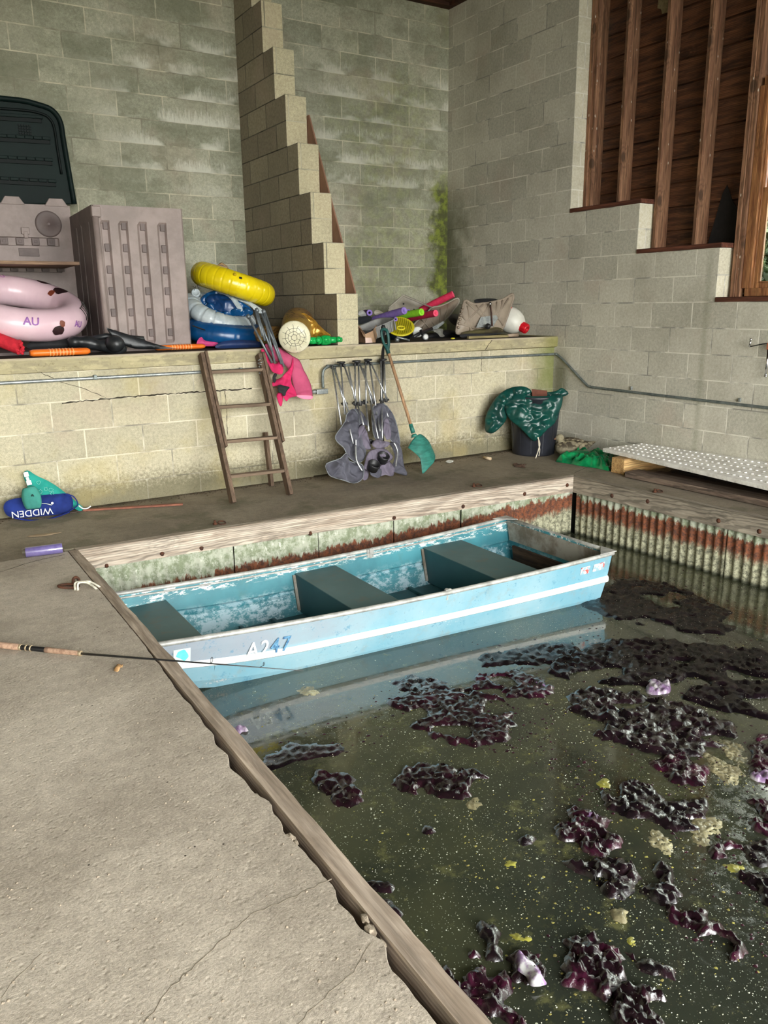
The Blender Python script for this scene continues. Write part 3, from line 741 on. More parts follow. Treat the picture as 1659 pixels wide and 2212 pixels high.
# number and stickers on the near side
def side_pt(x, d, off=.0025):         # d metres down the side from the gunwale
    s = (x-X0)/(X1-X0); _, cy, P = sec(s); z = P[0][1]-d
    w = P[0][0]
    for a, b in zip(P, P[1:]):
        if a[1] >= z >= b[1]: t = (a[1]-z)/(a[1]-b[1]+1e-9); w = a[0]+(b[0]-a[0])*t; break
    return Vector((x, cy-w-off, z))
m_num = M('number_pale', (240,250,250), rough=.5); m_num2 = M('number_blue', (38,84,128), (110,160,190), 60, .5)
def onside(u): # place on the hull side from a measured pixel
    p = ay(u, -2.38)
    return p
ps = onside((537,1410)); pe = onside((628,1390))
for ch, u, mt, sz in (('A', (537,1411), m_num, .118), ('2', (566,1406), m_num, .118), ('4', (588,1402), m_num2, .118), ('7', (611,1397), m_num2, .118)):
    p = onside(u); q = side_pt(p.x, .155, .004); q2 = side_pt(p.x+.1, .155, .004); u_ = side_pt(p.x, .06, .004)
    o = text('hull_number', ch, sz, q, q2-q, (u_-q), mt, boat, .0006, .12, .001); o['label'] = 'painted number character %s' % ch
    for v in o.data.vertices: v.co.x = q.x-wloc(boat).x+(v.co.x-(q.x-wloc(boat).x))*.82
m_stk = M('sticker_white', (214,230,226), rough=.5); m_tur = M('sticker_turquoise', (96,222,214), (120,230,222), 40, .5)
def decal(nm, x0, x1, d0, d1, mt, off=.003, n=1):
    bm = B(); q = [side_pt(x0,d0,off), side_pt(x1,d0,off), side_pt(x1,d1,off), side_pt(x0,d1,off)]
    bm.faces.new([bm.verts.new(p) for p in q]); return link(nm, bm, mt, parent=boat, solid=.0008, offs=0)
x = onside((382,1410)).x
decal('sticker', x, x+.082, .045, .125, m_stk)
bm = B(); pc = [side_pt(x+.041+.030*math.cos(a)*(1+.12*math.sin(3*a)), .083+.033*math.sin(a)*(1+.1*math.cos(5*a)), .0045) for a in [2*PI*k/20 for k in range(20)]]
bm.faces.new([bm.verts.new(p) for p in pc]); link('sticker', bm, m_tur, parent=boat, solid=.0008)
g = G('torn_sticker', .5); c = g.mix(g.step(g.noise(34, 3), .45, .5), rgb(150,180,192), rgb(224,226,226)); c = g.mix(g.step(g.noise(25, 3, .5, g.mp(loc=(3,3,3))), .58, .6), c, rgb(206,96,88)); m_torn = g.col(c)
x = onside((1232,1245)).x
for a, b in ((-.22,-.15),(-.12,-.03)):
    decal('sticker', X1+a-.02, X1+b-.02, .05, .10, m_torn)
bm = B(); tube(bm, [(-1.9,-2.0,-.2),(-1.9,-2.0,-.19)], .004, 6); bm.free()

# ------------------------------------------------------------------ algae on the water
def slime_mat(name, c1, c2, c3=None, th=.6, rough=.13):
    g = G(name, rough, 0, .7)
    c = g.mix(g.step(g.noise(9, 5, .7), .42, .66), rgb(*c1), rgb(*c2))
    if c3: c = g.mix(g.step(g.noise(7, 5, .7, g.mp(loc=(2,5,0))), th, th+.06), c, rgb(*c3))
    c = g.mix(g.ma('MULTIPLY', g.step(g.vor(75), .16, .08), g.step(g.noise(30, 2), .52, .56)), c, rgb(190,184,160))
    g.b.inputs['Coat Weight'].default_value = .5; g.b.inputs['Coat Roughness'].default_value = .08
    g.bump(g.noise(120, 4, .7), .5, .003)
    return g.col(c)
m_s1 = slime_mat('algae_dark', (22,13,17), (46,20,30))
m_far = slime_mat('algae_far', (13,10,12), (26,17,22)); m_far.node_tree.nodes['Principled BSDF'].inputs['Specular IOR Level'].default_value = .3; m_far.node_tree.nodes['Principled BSDF'].inputs['Coat Weight'].default_value = .1
m_s2 = slime_mat('algae_magenta', (24,12,18), (64,22,42), (120,70,130), .68)
m_s3 = slime_mat('algae_black', (16,12,15), (38,24,30))
m_sw = slime_mat('algae_white', (120,92,128), (206,206,200), (120,60,150), .62, .3)
m_sy = slime_mat('algae_yellow', (128,124,40), (184,178,70), (96,84,44), .55, .5)
m_st = slime_mat('algae_tan', (116,108,76), (176,168,128), (92,90,66), .55, .55)
random.seed(21)
def jag(P, amp, sc):
    c = sum(P, Vector())/len(P); out = []
    P = curve(P, 7, True)
    for p in P:
        d = p-c; L = d.length or 1
        out.append(p+d/L*min(amp, L*.35)*(noise.noise(p*sc)+.6*noise.noise(p*sc*3.1))*1.6)
    return out
def algae(us, mat, lab, res=.012, hgt=.02, lump=44, rim=.022, cat='algae clump', name='algae_clump', z=WZ, group=None, amp=.016):
    P = jag([az(u, z) for u in us], amp, 14)
    k = random.uniform(0, 50)
    if res >= .016: lump = 30
    def h(x, y, d):
        e = min(1, d/rim); e = e*(2-e)
        r = max(0, ridged(x, y, lump*.5, k)); r2 = 1-min(1, abs(noise.noise(Vector((x*lump, y*lump, k))))*2.6)
        return -.002+e*(hgt*(.2+.42*r)+(hgt*.5+(.008 if res >= .016 else 0))*r2+.004*nz(x, y, lump*2.7, k))-max(0, -.27-nz(x, y, 9 if res < .0125 else 6, k+9))*.35
    bm = patch(P, (0,0,1), res, h, raw=True)
    o = link(name, bm, mat, smooth=True)
    return tag(o, lab, cat, group)
LST = [
 ([(845,1688),(880,1655),(940,1652),(1000,1660),(1048,1672),(1050,1700),(1010,1722),(960,1728),(910,1715),(860,1712)], m_s1, 'glossy dark purple algae clump alone in open water, the wider of the two there', .012, .024),
 ([(668,1680),(700,1668),(762,1676),(770,1700),(790,1725),(750,1745),(715,1738),(700,1712),(676,1702)], m_s1, 'dark purple algae clump closest to the dock timber below the boat, with two lobes', .012, .022),
 ([(840,1520),(900,1492),(1000,1488),(1090,1510),(1108,1560),(1100,1605),(1020,1612),(940,1596),(893,1572),(890,1545)], m_s1, 'broad rippled dark algae mat floating off the middle of the boat', .014, .022),
 ([(1035,1462),(1100,1450),(1160,1462),(1200,1490),(1180,1506),(1110,1508),(1060,1490),(1020,1490)], m_s2, 'magenta tinged algae mat nearest the boat among the dark mats', .014, .02),
 ([(1300,1712),(1350,1692),(1420,1700),(1450,1730),(1520,1728),(1524,1770),(1500,1800),(1450,1798),(1400,1770),(1340,1760),(1302,1738)], m_s3, 'large horseshoe shaped black algae clump with yellow fringe', .012, .026),
 ([(1222,1745),(1262,1750),(1300,1762),(1350,1790),(1356,1815),(1320,1840),(1270,1850),(1222,1835),(1196,1808),(1204,1785),(1226,1770)], m_s2, 'magenta and black algae clump with a bright purple tip', .011, .03),
 ([(1222,1862),(1290,1858),(1350,1862),(1380,1888),(1372,1925),(1336,1944),(1300,1930),(1285,1900),(1235,1880)], m_s3, 'thick black wedge shaped algae clump below the magenta one', .011, .03),
 ([(1420,1862),(1452,1870),(1462,1900),(1475,1932),(1452,1952),(1410,1945),(1380,1925),(1396,1908),(1424,1905),(1410,1885)], m_s3, 'hook shaped black algae clump beside the wedge shaped one', .011, .026),
 ([(1430,1975),(1470,1955),(1530,1962),(1532,1985),(1575,2010),(1620,2048),(1600,2072),(1560,2070),(1515,2035),(1490,2010),(1440,1995)], m_s2, 'long dark algae clump stretching diagonally with pale spots in its middle', .011, .026),
 ([(1222,2035),(1290,2020),(1345,2030),(1372,2070),(1374,2110),(1340,2120),(1330,2140),(1310,2165),(1270,2145),(1226,2125),(1225,2085),(1240,2060)], m_s2, 'big dark purple algae clump with rusty core, lower middle', .010, .034),
 ([(1382,2075),(1410,2065),(1450,2090),(1474,2125),(1440,2120),(1400,2108),(1382,2095)], m_s3, 'small leaf shaped black algae clump beside the big rusty cored clump', .010, .022),
 ([(1330,2140),(1380,2125),(1436,2142),(1434,2200),(1436,2260),(1340,2260),(1296,2200),(1320,2170)], m_s1, 'dark algae clump cut by the bottom edge of view, below the rusty cored clump', .010, .034),
 ([(1022,1998),(1050,1995),(1078,2015),(1086,2050),(1080,2075),(1050,2065),(1050,2035),(1026,2020)], m_s3, 'narrow upright dark algae clump just above the plastic scrap', .010, .026),
 ([(1098,2062),(1130,2050),(1190,2052),(1214,2078),(1205,2112),(1160,2128),(1115,2130),(1096,2108)], m_s1, 'dark algae clump that a crumpled pale plastic scrap lies on', .010, .026),
 ([(962,2078),(1005,2062),(1046,2070),(1056,2110),(1100,2090),(1112,2130),(1090,2165),(1135,2200),(1140,2230),(1060,2200),(1020,2180),(985,2170),(956,2120)], m_s2, 'sprawling dark purple algae clump against the dock timber near the bottom', .010, .03),
 ([(1604,1742),(1640,1730),(1700,1740),(1700,1812),(1650,1802),(1615,1778)], m_s2, 'purple algae clump half out of view beside the bright reflection, uppermost there', .011, .028),
 ([(1532,1832),(1560,1818),(1600,1822),(1598,1848),(1560,1860),(1535,1852)], m_s2, 'small round purple algae clump inside the bright reflection', .011, .02),
 ([(1610,1822),(1650,1812),(1700,1822),(1700,1865),(1640,1866),(1615,1848)], m_s3, 'black algae clump in the bright reflection, right of the small round one', .011, .022),
 ([(1604,1890),(1640,1884),(1700,1900),(1700,1975),(1650,1962),(1640,1930),(1610,1915)], m_s3, 'lobed black algae clump at the lower rim of the bright reflection', .011, .026),
 ([(565,1638),(620,1612),(690,1602),(735,1612),(728,1632),(670,1640),(610,1660),(575,1668)], m_s3, 'thin dark algae streak lying just off the dock timber, below the boat', .014, .012),
 ([(812,1932),(850,1945),(870,1980),(880,2010),(855,2012),(830,1985),(810,1955)], m_s3, 'dark algae clump hidden partly by the dock timber, halfway down it', .011, .018),
 ([(793,1905),(826,1898),(850,1912),(842,1932),(806,1930)], m_s3, 'small dark algae clump upright beside the dock timber', .011, .018),
 ([(905,1790),(920,1782),(940,1794),(932,1806),(912,1806)], m_s3, 'tiny black algae clump alone in open water, next to nothing', .009, .014),
 ([(1114,1818),(1130,1804),(1154,1808),(1158,1820),(1134,1828)], m_s3, 'little black algae knob left of the magenta clump', .009, .02),
 ([(1310,1965),(1340,1958),(1362,1975),(1352,1996),(1318,1990)], m_st, 'small ragged brown and yellow algae tuft', .009, .016),
 ([(1415,1640),(1460,1630),(1510,1650),(1540,1680),(1520,1702),(1480,1700),(1430,1672),(1408,1655)], m_s2, 'crimson algae clump at the lower edge of the big mat', .012, .026),
 ([(1612,1605),(1650,1590),(1700,1600),(1700,1690),(1640,1690),(1615,1660),(1625,1630)], m_s2, 'purple topped algae clump by the side wall beyond the tan scum', .012, .024),
 ([(1225,1500),(1290,1490),(1380,1500),(1470,1520),(1540,1545),(1600,1580),(1590,1610),(1520,1620),(1450,1640),(1390,1620),(1330,1602),(1285,1590),(1280,1560),(1240,1540),(1228,1520)], m_s3, 'wide rough dark algae mat in the middle of the slip', .016, .022),
 ([(1210,1420),(1300,1385),(1420,1380),(1560,1400),(1700,1420),(1700,1540),(1600,1545),(1500,1520),(1420,1490),(1320,1480),(1230,1470),(1190,1448)], m_far, 'widest rippled dark algae mat, reaching the side of the slip', .02, .018),
 ([(1100,1404),(1160,1392),(1230,1388),(1260,1408),(1200,1432),(1120,1436),(1040,1440),(1030,1420)], m_far, 'thin dark algae patch just off the rear side of the boat', .02, .012),
 ([(1290,1262),(1370,1250),(1460,1268),(1540,1300),(1600,1340),(1560,1370),(1440,1360),(1330,1340),(1260,1310),(1250,1280)], m_far, 'far dark algae mat behind the boat stern corner by the rusty sheeting', .022, .012),
 ([(850,1475),(900,1462),(960,1470),(975,1490),(920,1500),(860,1492)], m_s3, 'small pale dotted algae patch in the boat reflection', .016, .012),
]
for us, mt, lab, res, hg in LST:
    algae(us, mt, lab, res, hg, amp=.02 if res < .0125 else .03)
# pale and yellow scum patches
for us, mt, lab in [
 ([(1520,1610),(1560,1598),(1604,1606),(1608,1650),(1600,1685),(1560,1692),(1525,1665)], m_st, 'pebbly tan scum patch between the big mat and the side wall'),
 ([(1490,1406),(1530,1398),(1566,1410),(1560,1422),(1520,1424),(1494,1418)], m_sy, 'bright yellow scum streak within the widest dark mat'),
 ([(1088,1865),(1102,1856),(1116,1862),(1112,1876),(1092,1876)], m_sy, 'small bright yellow scum fleck in open water'),
 ([(1290,1690),(1306,1680),(1322,1688),(1320,1704),(1298,1706)], m_sy, 'bright yellow scum knob left of the horseshoe clump'),
 ([(1336,1700),(1352,1692),(1364,1700),(1350,1708)], m_sy, 'oval yellow scum disc right of the yellow knob'),
 ([(1184,1706),(1206,1700),(1226,1716),(1214,1730),(1196,1722)], m_sy, 'loose olive scum patch left of the yellow knob'),
 ([(1100,2018),(1130,2015),(1166,2028),(1150,2038),(1112,2032)], m_sy, 'yellow scum streak above the plastic scrap'),
 ([(1080,2064),(1096,2058),(1102,2068),(1090,2074)], m_sy, 'tiny yellow scum dot touching the narrow dark clump'),
 ([(1350,2028),(1364,2022),(1376,2034),(1366,2046),(1352,2042)], m_sy, 'yellow scum knob at the top corner of the big rusty cored clump'),
 ([(1400,1790),(1440,1800),(1450,1830),(1440,1850),(1410,1835),(1396,1810)], m_st, 'tan frothy scum patch under the horseshoe clump'),
 ([(1555,1868),(1580,1860),(1608,1868),(1606,1882),(1574,1886)], m_sy, 'mossy yellow scum cake in the bright reflection'),
 ([(1480,1770),(1530,1760),(1560,1790),(1540,1820),(1500,1830),(1480,1800)], m_st, 'tan scum spread beside the bright reflection'),
 ([(640,1492),(660,1482),(690,1484),(686,1500),(655,1504)], m_st, 'orange tan scum lump close to the boat side'),
 ([(1010,1730),(1030,1722),(1040,1738),(1030,1752),(1012,1746)], m_st, 'little pinkish tan lump at the end of the wider open water clump'),
]:
    algae(us, mt, lab, .006, .007, 90, .03, 'scum', 'scum_patch', amp=.03)
# bright purple spots riding on clumps
for us, lab in [([(1232,1747),(1250,1744),(1264,1752),(1256,1762),(1236,1760)], 'bright purple algae tip on the upper end of the magenta clump'), ([(1262,1764),(1286,1762),(1302,1772),(1290,1782),(1266,1776)], 'second bright purple algae spot below the first on the magenta clump'),
  ([(1148,1478),(1170,1478),(1186,1492),(1170,1494),(1154,1486)], 'lilac spot at the tip of the magenta tinged mat'), ([(1400,1475),(1440,1470),(1448,1492),(1420,1502),(1396,1496)], 'purple and white spot in the middle of the widest mat'),
  ([(1620,1675),(1660,1668),(1700,1680),(1680,1692),(1636,1690)], 'purple and white rim of the clump beyond the tan scum'), ([(500,1578),(520,1572),(538,1580),(520,1588)], 'faint purple spot beside the dock timber under the boat')]:
    algae(us, m_sw, lab, .009, .03, 40, .015, 'algae spot', 'algae_spot', amp=.006)
# crumpled plastic
P = jag([az(u, WZ+.03) for u in ((1112,2056),(1128,2050),(1140,2070),(1160,2080),(1172,2100),(1180,2118),(1150,2122),(1135,2100),(1115,2085))], .004, 20)
g = G('scrap_plastic', .2, 0, .6); c = g.mix(g.step(g.noise(30, 4), .42, .6), rgb(206,206,204), rgb(150,120,160)); m_scr = g.col(c)
bm = patch(P, (0,0,1), .007, lambda x, y, d: min(1, d/.01)*(.012+.014*ridged(x, y, 30)), raw=True)
o = link('plastic_scrap', bm, m_scr, solid=.001, smooth=True); o.location.z = WZ+.016; tag(o, 'crumpled white and lilac plastic scrap lying on a dark algae clump', 'plastic scrap')
# uncountable flecks
def flecks(n, mat, lab, r0, r1, seed, bands):
    random.seed(seed); bm = B()
    for i in range(n):
        x0, y0, x1, y1 = random.choice(bands); u = (random.uniform(x0, x1), random.uniform(y0, y1)); p = az(u, WZ)
        if p.x < -4.78 or p.x > xr(p.y)-.04: continue
        if noise.noise(Vector((p.x*1.7, p.y*1.7, seed))) < -.12: continue
        r = random.uniform(r0, r1)*random.choice((.5,.7,1)); k = random.randint(5, 8); a0 = random.random()*6; q = random.uniform(.5, 1)
        c = bm.verts.new(p+Vector((0,0,.002+r*.15))); ring = [bm.verts.new(p+Vector((math.cos(a0+2*PI*i_/k)*r*random.uniform(.5,1.2), math.sin(a0+2*PI*i_/k)*r*q*random.uniform(.5,1.2), .0004))) for i_ in range(k)]
        for i_ in range(k): bm.faces.new((c, ring[i_], ring[(i_+1) % k])).smooth = True
    o = link('scum_flecks', bm, mat, keep=True); tag(o, lab, 'scum', kind='stuff')
m_fw = M('fleck_white', (216,216,200), (178,178,150), 40, .7); m_fy = M('fleck_yellow', (156,150,72), (120,108,58), 20, .7); m_fd = M('fleck_dark', (34,18,24), (60,30,40), 30, .2)
allb = [(450,1500,1659,2212), (800,1500,1659,2212), (1200,1380,1659,1700)]
flecks(2600, m_fw, 'tiny pale flecks scattered all over the slip water', .0015, .0042, 5, allb)
flecks(900, m_fy, 'tiny yellow flecks scattered over the slip water', .003, .0075, 6, allb+[(1000,1700,1500,2000)])
flecks(1300, m_fd, 'dark algae crumbs scattered around the mats', .005, .014, 7, [(1000,1380,1659,1720), (1000,1380,1659,1720), (600,1480,1200,1660), (1150,1700,1659,2100), (1240,1230,1659,1400)])

# ------------------------------------------------------------------ conduit and wall fittings
m_galv = M('galvanised', (168,172,170), (130,136,136), 30, .4, .6, .1, 60)
m_cgrey = M('conduit_grey', (128,136,134), (100,108,106), 20, .5, .5, .1, 60)
m_blk = M('black_plastic', (26,27,29), (38,38,40), 12, .45)
m_steel = M('steel_tube', (186,188,190), (150,152,154), 30, .3, .75)
q = [ay(u, -.016) for u in ((-40,830),(0,828),(430,804),(555,797))]
bm = B(); tube(bm, [Vector((-6.5,-.016,q[0].z))]+q, .0125, 12); o = link('conduit', bm, m_galv); tag(o, 'bright straight steel conduit running along the low wall behind the ladder', 'conduit')
for u in ((205,815),(520,799)):
    p = ay(u, -.016); bm = B(); beam(bm, (p.x-.012,-.018,p.z), (p.x+.012,-.018,p.z), .034, .034); link('clip', bm, m_cgrey, parent=o, bevel=.004)
Q = [ay(u, -.02) for u in ((698,838),(697,812))]+[ay((700,798), -.02), ay((712,791), -.014), ay((722,790), -.01), ay((900,780), .014), ay((1175,766), .005)]
Q2 = [Vector((-.03,-.02,Q[-1].z)), ax((1208,770), -.016), ax((1222,783), -.016), ax((1265,829), -.016), ax((1275,835), -.016), ax((1292,838), -.016), ax((1459,858), -.016), ax((1659,881), -.016), ax((1800,897), -.016)]
bm = B(); tube(bm, curve(Q+Q2, 6), .0115, 12); o = link('conduit', bm, m_cgrey); tag(o, 'grey bent conduit crossing the low wall and sloping down onto the side wall', 'conduit')
for u in ((1363,841),(1597,867)):
    p = ax(u, -.012); bm = B(); box(bm, (p.x-.006,p.y-.010,p.z-.004), (p.x+.01,p.y+.010,p.z+.026)); link('clip', bm, m_galv, parent=o, bevel=.003)
b0 = ay((706,845), -.03); bm = B(); box(bm, (b0.x-.10,-.055,b0.z-.018), (b0.x,-.003,b0.z+.022)); lathe(bm, [(.016,-.03),(.016,0)], 14, (b0.x-.10,-.03,b0.z+.002), align((1,0,0)))
tube(bm, [(b0.x-.18,-.03,b0.z+.002),(b0.x-.10,-.03,b0.z+.002)], .0115, 12)
tag(link('conduit_box', bm, m_galv, bevel=.004), 'small cast conduit junction box beside the pink chair fabric', 'junction box')
m_chrome = M('chrome', (210,210,210), rough=.15, metal=1)
p1 = ax((1622,733), -.06); p2 = ax((1619,749), -.06); p3 = ax((1648,743), -.03); p4 = ax((1662,741), -.02); p5 = ax((1660,755), -.05); p6 = ax((1654,812), -.05)
t = thing('wall_hook', 'chrome tool hook bracket on the side wall below the window', 'hook', p4)
bm = B(); tube(bm, [p1, p2], .0075, 12); lathe(bm, [(.004,-.010),(.010,-.006),(.010,.004),(.004,.008)], 12, p1); link('prong', bm, m_chrome, parent=t)
bm = B(); tube(bm, [p2, p3, p4, Vector((-.002, p4.y-.08, p4.z))], .004, 10); link('arm', bm, m_blk, parent=t)
bm = B(); tube(bm, [p5, p6], .0095, 12); lathe(bm, [(.005,-.012),(.013,-.007),(.013,.006),(.005,.011)], 12, p6); link('prong', bm, m_chrome, parent=t)
bm = B(); beam(bm, p4, p5, .03, .006); link('plate', bm, M('copper', (196,120,86), rough=.4, metal=.6), parent=t)

# ------------------------------------------------------------------ ladder
m_lad = wood_mat('ladder_wood', (112,92,76), (84,68,56), 'z', .85, 50, False, .4)
m_rung = wood_mat('rung_wood', (134,114,96), (104,88,74), 'x', .85, 50, False, .4)
FL = Vector((-3.598,-.50,0)); FR = Vector((-3.145,-.50,0)); TL = Vector((-3.605,-.05,1.045)); TR = Vector((-3.150,-.05,1.02))
NL = (TL-FL).cross(FR-FL).normalized()
t = thing('wooden_ladder', 'weathered brown wooden ladder leaning against the low wall', 'ladder', (-3.37,-.3,0))
def rail(a, b, w=.03, h=.075, off=0):
    bm = B(); a = Vector(a); b = Vector(b); d = (b-a).normalized(); s = Vector((1,0,0)); u = s.cross(d).normalized()
    beam(bm, a+s*off, b+s*off, w, h, u); return bm
for F_, T_ in ((FL,TL),(FR,TR)):
    link('rail', rail(F_+Vector((0,0,.0)), T_), m_lad, parent=t, bevel=.003)
    link('rail', rail(F_.lerp(T_, .37)+Vector((0,-.012,0)), T_.lerp(F_, -.01)+Vector((0,-.012,0)), .022, .07, .027), m_lad, parent=t, bevel=.003)
for uL, uR in (((455,804),(576,798)),((479,879),(598,873)),((496,953),(618,944)),((503,1028),(620,1016))):
    a = hit(uL, FL, NL); b = hit(uR, FL, NL); bm = B(); a.x = FL.x+.012; b.x = FR.x-.008; beam(bm, (a.x,a.y,a.z), (b.x,b.y,(a.z+b.z)/2), .062, .022); link('rung', bm, m_rung, parent=t, bevel=.004)
bm = rail((-3.13,-.13,0), (-3.13,-.06,.42), .028, .05); link('rear_leg', bm, m_lad, parent=t, bevel=.003)
bm = B(); P = [Vector((-3.165,-.08,1.0))+Vector((.02*math.sin(k*1.3), -.012*math.cos(k*1.9)-.03, -.13*k/26)) for k in range(27)]; tube(bm, P, .003, 6); link('wire_loop', bm, m_galv, parent=t)

# ------------------------------------------------------------------ folded camp chairs
c6 = lambda x, y: (440+.2773*x, 740+.2773*y)
PA = Vector((-2.3,-.06,.95)); PN = (Vector((1,0,0)).cross(Vector((0,-.34,-.95)))).normalized()
if PN.y > 0: PN = -PN
def fab(name, c1, c2, weave=260):
    g = G(name, .85, 0, .25); c = g.mix(g.step(g.noise(5, 5, .6), .35, .65), rgb(*c1), rgb(*c2)); g.bump(g.noise(weave, 2, .5), .15, .001); return g.col(c)
m_gf = fab('grey_canvas', (96,96,106), (78,78,88)); m_gf2 = fab('mauve_canvas', (118,111,126), (98,92,106)); m_edge = fab('grey_binding', (128,132,136), (110,114,118))
def cloth(us, P0, N, mat, par, off=0, bulge=.03, freq=26, amp=.012, ang=.3, res=.012, bind=None, name='fabric', both=False, rim=.05, solid=.002, lab=None, cat=None, grp=None):
    N = Vector(N).normalized(); P = [hit(u, Vector(P0)+N*off, N) for u in us]; ca, sa = math.cos(ang), math.sin(ang); k = random.uniform(0, 30)
    def h(x, y, d):
        e = min(1, d/rim); e = e*(2-e); w = nz(x, y, 7, k)
        tt = (x*ca+y*sa)*freq/PI*1.3+w*1.6; tr = abs((tt % 1)*2-1); rg = abs(nz(x, y, 13, k+5))*2; rg2 = abs(nz(x, y, 30, k+2))
        return e*bulge*.8+e*amp*(1.7*tr-.9)+amp*(1.5*rg+.6*rg2-.5)*(.35+.65*e)
    bm = patch(P, N, res, h, both=both)
    o = link(name, bm, mat, smooth=True, parent=par, solid=0 if both else solid)
    if lab: tag(o, lab, cat, grp)
    if bind:
        bm = B(); tube(bm, [p+N*.004 for p in curve(P, 3, True)], .0045, 6, closed=True); link('binding', bm, bind, parent=o)
    return o
random.seed(5)
CH = [
 dict(x=1070, lab='folded grey camp chair standing upside down, the one nearest the ladder', cap=(1070,160), rods=[(1000,185,1072,640),(1020,190,1100,500),(1068,172,1098,560),(1092,480,1165,790),(1012,190,1130,540)],
      col=[(1095,475),(1165,790)], bars=[[(1183,800),(1188,900),(1205,950),(1236,1000)]],
      fabs=[([(955,945),(1060,905),(1112,862),(1132,925),(1230,950),(1245,1010),(1228,1068),(1168,1095),(1080,1070),(990,1042),(960,1000)], m_gf, .09, .045, True), ([(1025,728),(1098,622),(1112,560),(1160,520),(1200,560),(1225,700),(1262,850),(1235,922),(1180,930),(1120,885),(1090,820),(1045,780)], m_gf, .05, .03, True)]),
 dict(x=1190, lab='folded grey camp chair with the tallest crossing legs, second from the ladder', cap=(1190,150), rods=[(1178,165,1182,470),(1092,172,1192,462),(1196,470,1246,645),(1184,470,1186,880),(1128,190,1175,440),(1205,165,1216,470)],
      col=[(1180,472),(1220,474)], bars=[], fabs=[([(1205,665),(1245,640),(1290,760),(1302,830),(1240,822),(1205,745)], m_gf2, .06, .02, False), ([(1165,520),(1235,545),(1285,650),(1250,640),(1210,660),(1180,700)], m_gf, .03, .02, False), ([(1235,985),(1280,990),(1276,1058),(1248,1072),(1232,1040)], m_gf2, .05, .02, False)]),
 dict(x=1280, lab='folded grey camp chair whose two black cup holders hang in front', cap=(1280,140), rods=[(1262,152,1264,480),(1215,162,1322,452),(1264,480,1286,690),(1290,152,1350,560),(1350,560,1374,690),(1300,470,1360,750),(1245,200,1312,480)],
      col=[(1255,464),(1320,457),(1300,770)], bars=[], cups=[(1325,948,44,34),(1398,884,34,24)],
      fabs=[([(1250,985),(1262,900),(1300,840),(1400,822),(1470,890),(1440,930),(1370,962),(1330,985)], m_gf2, .10, .03, False), ([(1310,790),(1340,755),(1400,765),(1450,780),(1430,810),(1380,825),(1330,820)], m_gf2, .12, .03, False), ([(1290,985),(1340,975),(1382,990),(1380,1040),(1345,1055),(1300,1030)], m_gf, .07, .02, False)]),
 dict(x=1395, lab='folded grey camp chair at the shovel end of the row', cap=(1395,138), rods=[(1380,148,1386,450),(1302,158,1430,440),(1386,450,1392,750),(1407,150,1417,440),(1395,460,1437,580)],
      col=[(1390,450),(1420,446),(1470,786)], bars=[[(1480,780),(1500,815),(1510,860),(1500,920),(1496,966)]],
      fabs=[([(1320,500),(1400,478),(1465,550),(1500,640),(1527,780),(1500,805),(1440,740),(1400,640),(1390,760),(1330,740),(1310,620)], m_gf, .03, .03, True), ([(1440,780),(1530,800),(1560,960),(1578,1038),(1500,1015),(1455,985),(1490,900),(1470,830)], m_gf, .05, .025, False), ([(1405,600),(1440,610),(1460,720),(1430,760),(1400,700)], m_gf2, .06, .015, False), ([(1375,965),(1440,925),(1482,985),(1472,1040),(1410,1032),(1372,1040)], m_gf2, .06, .02, False)]),
]
for ch in CH:
    bp = hit(c6(ch['x'], 900), PA, PN); t = thing('camp_chair', ch['lab'], 'camp chair', (bp.x, -.30, 0), 'folded camp chairs along the low wall')
    for i, (a, b, c, d) in enumerate(ch['rods']):
        o1 = PA+PN*(.012*(i % 3)); bm = B(); tube(bm, [hit(c6(a, b), o1, PN), hit(c6(c, d), o1+PN*(.12 if d > 600 else .05), PN)], .0072, 10); link('leg', bm, m_steel, parent=t)
        p = hit(c6(a, b), o1, PN)
        if i in (0, 1) : bm = B(); lathe(bm, [(.012,-.02),(.012,.004),(.008,.008)], 12, p); link('foot_cap', bm, m_blk, parent=t)
    p = hit(c6(*ch['cap']), PA+PN*.01, PN); bm = B(); lathe(bm, [(.012,-.025),(.014,-.006),(.036,.0),(.036,.009),(.03,.013)], 16, p); link('foot_cap', bm, m_blk, parent=t)
    for u in ch['col']:
        p = hit(c6(*u), PA+PN*.015, PN); bm = B(); lathe(bm, [(.013,-.02),(.015,-.016),(.015,.016),(.013,.02)], 14, p); box(bm, (p.x-.026,p.y-.012,p.z-.008), (p.x+.026,p.y+.012,p.z+.008)); link('joint', bm, m_blk, parent=t, bevel=.002)
    for b_ in ch['bars']:
        bm = B(); tube(bm, curve([hit(c6(*u), PA+PN*.13, PN) for u in b_], 6), .008, 10); link('arm_tube', bm, m_steel, parent=t)
    for us, mt, off, bl, bd in ch['fabs']:
        cloth([c6(*u) for u in us], PA, PN, mt, t, off, bl, 24, .021, random.uniform(-.4,.5), .0085, m_edge if bd else None)
    for (x, y, rx, ry) in ch.get('cups', []):
        c = hit(c6(x, y), PA+PN*.155, PN); bm = B(); R_ = align(PN+Vector((.1,0,1.0))); rr_ = lathe(bm, [(.044,-.06),(.047,-.01),(.049,.004),(.043,.004),(.040,-.03),(.001,-.03)], 20, c+PN*.015, R_); o = link('cup_holder', bm, m_blk, parent=t); 
# black pole behind them
bm = B(); a = ay((828,715), .02); b = ay((824,880), -.10); tube(bm, [a, b, Vector((b.x, -.12, .01))], .014, 12); lathe(bm, [(.018,-.03),(.02,.03),(.012,.05)], 12, a)
tag(link('black_pole', bm, m_blk), 'black pole standing behind the camp chairs by the shovel grip', 'pole')

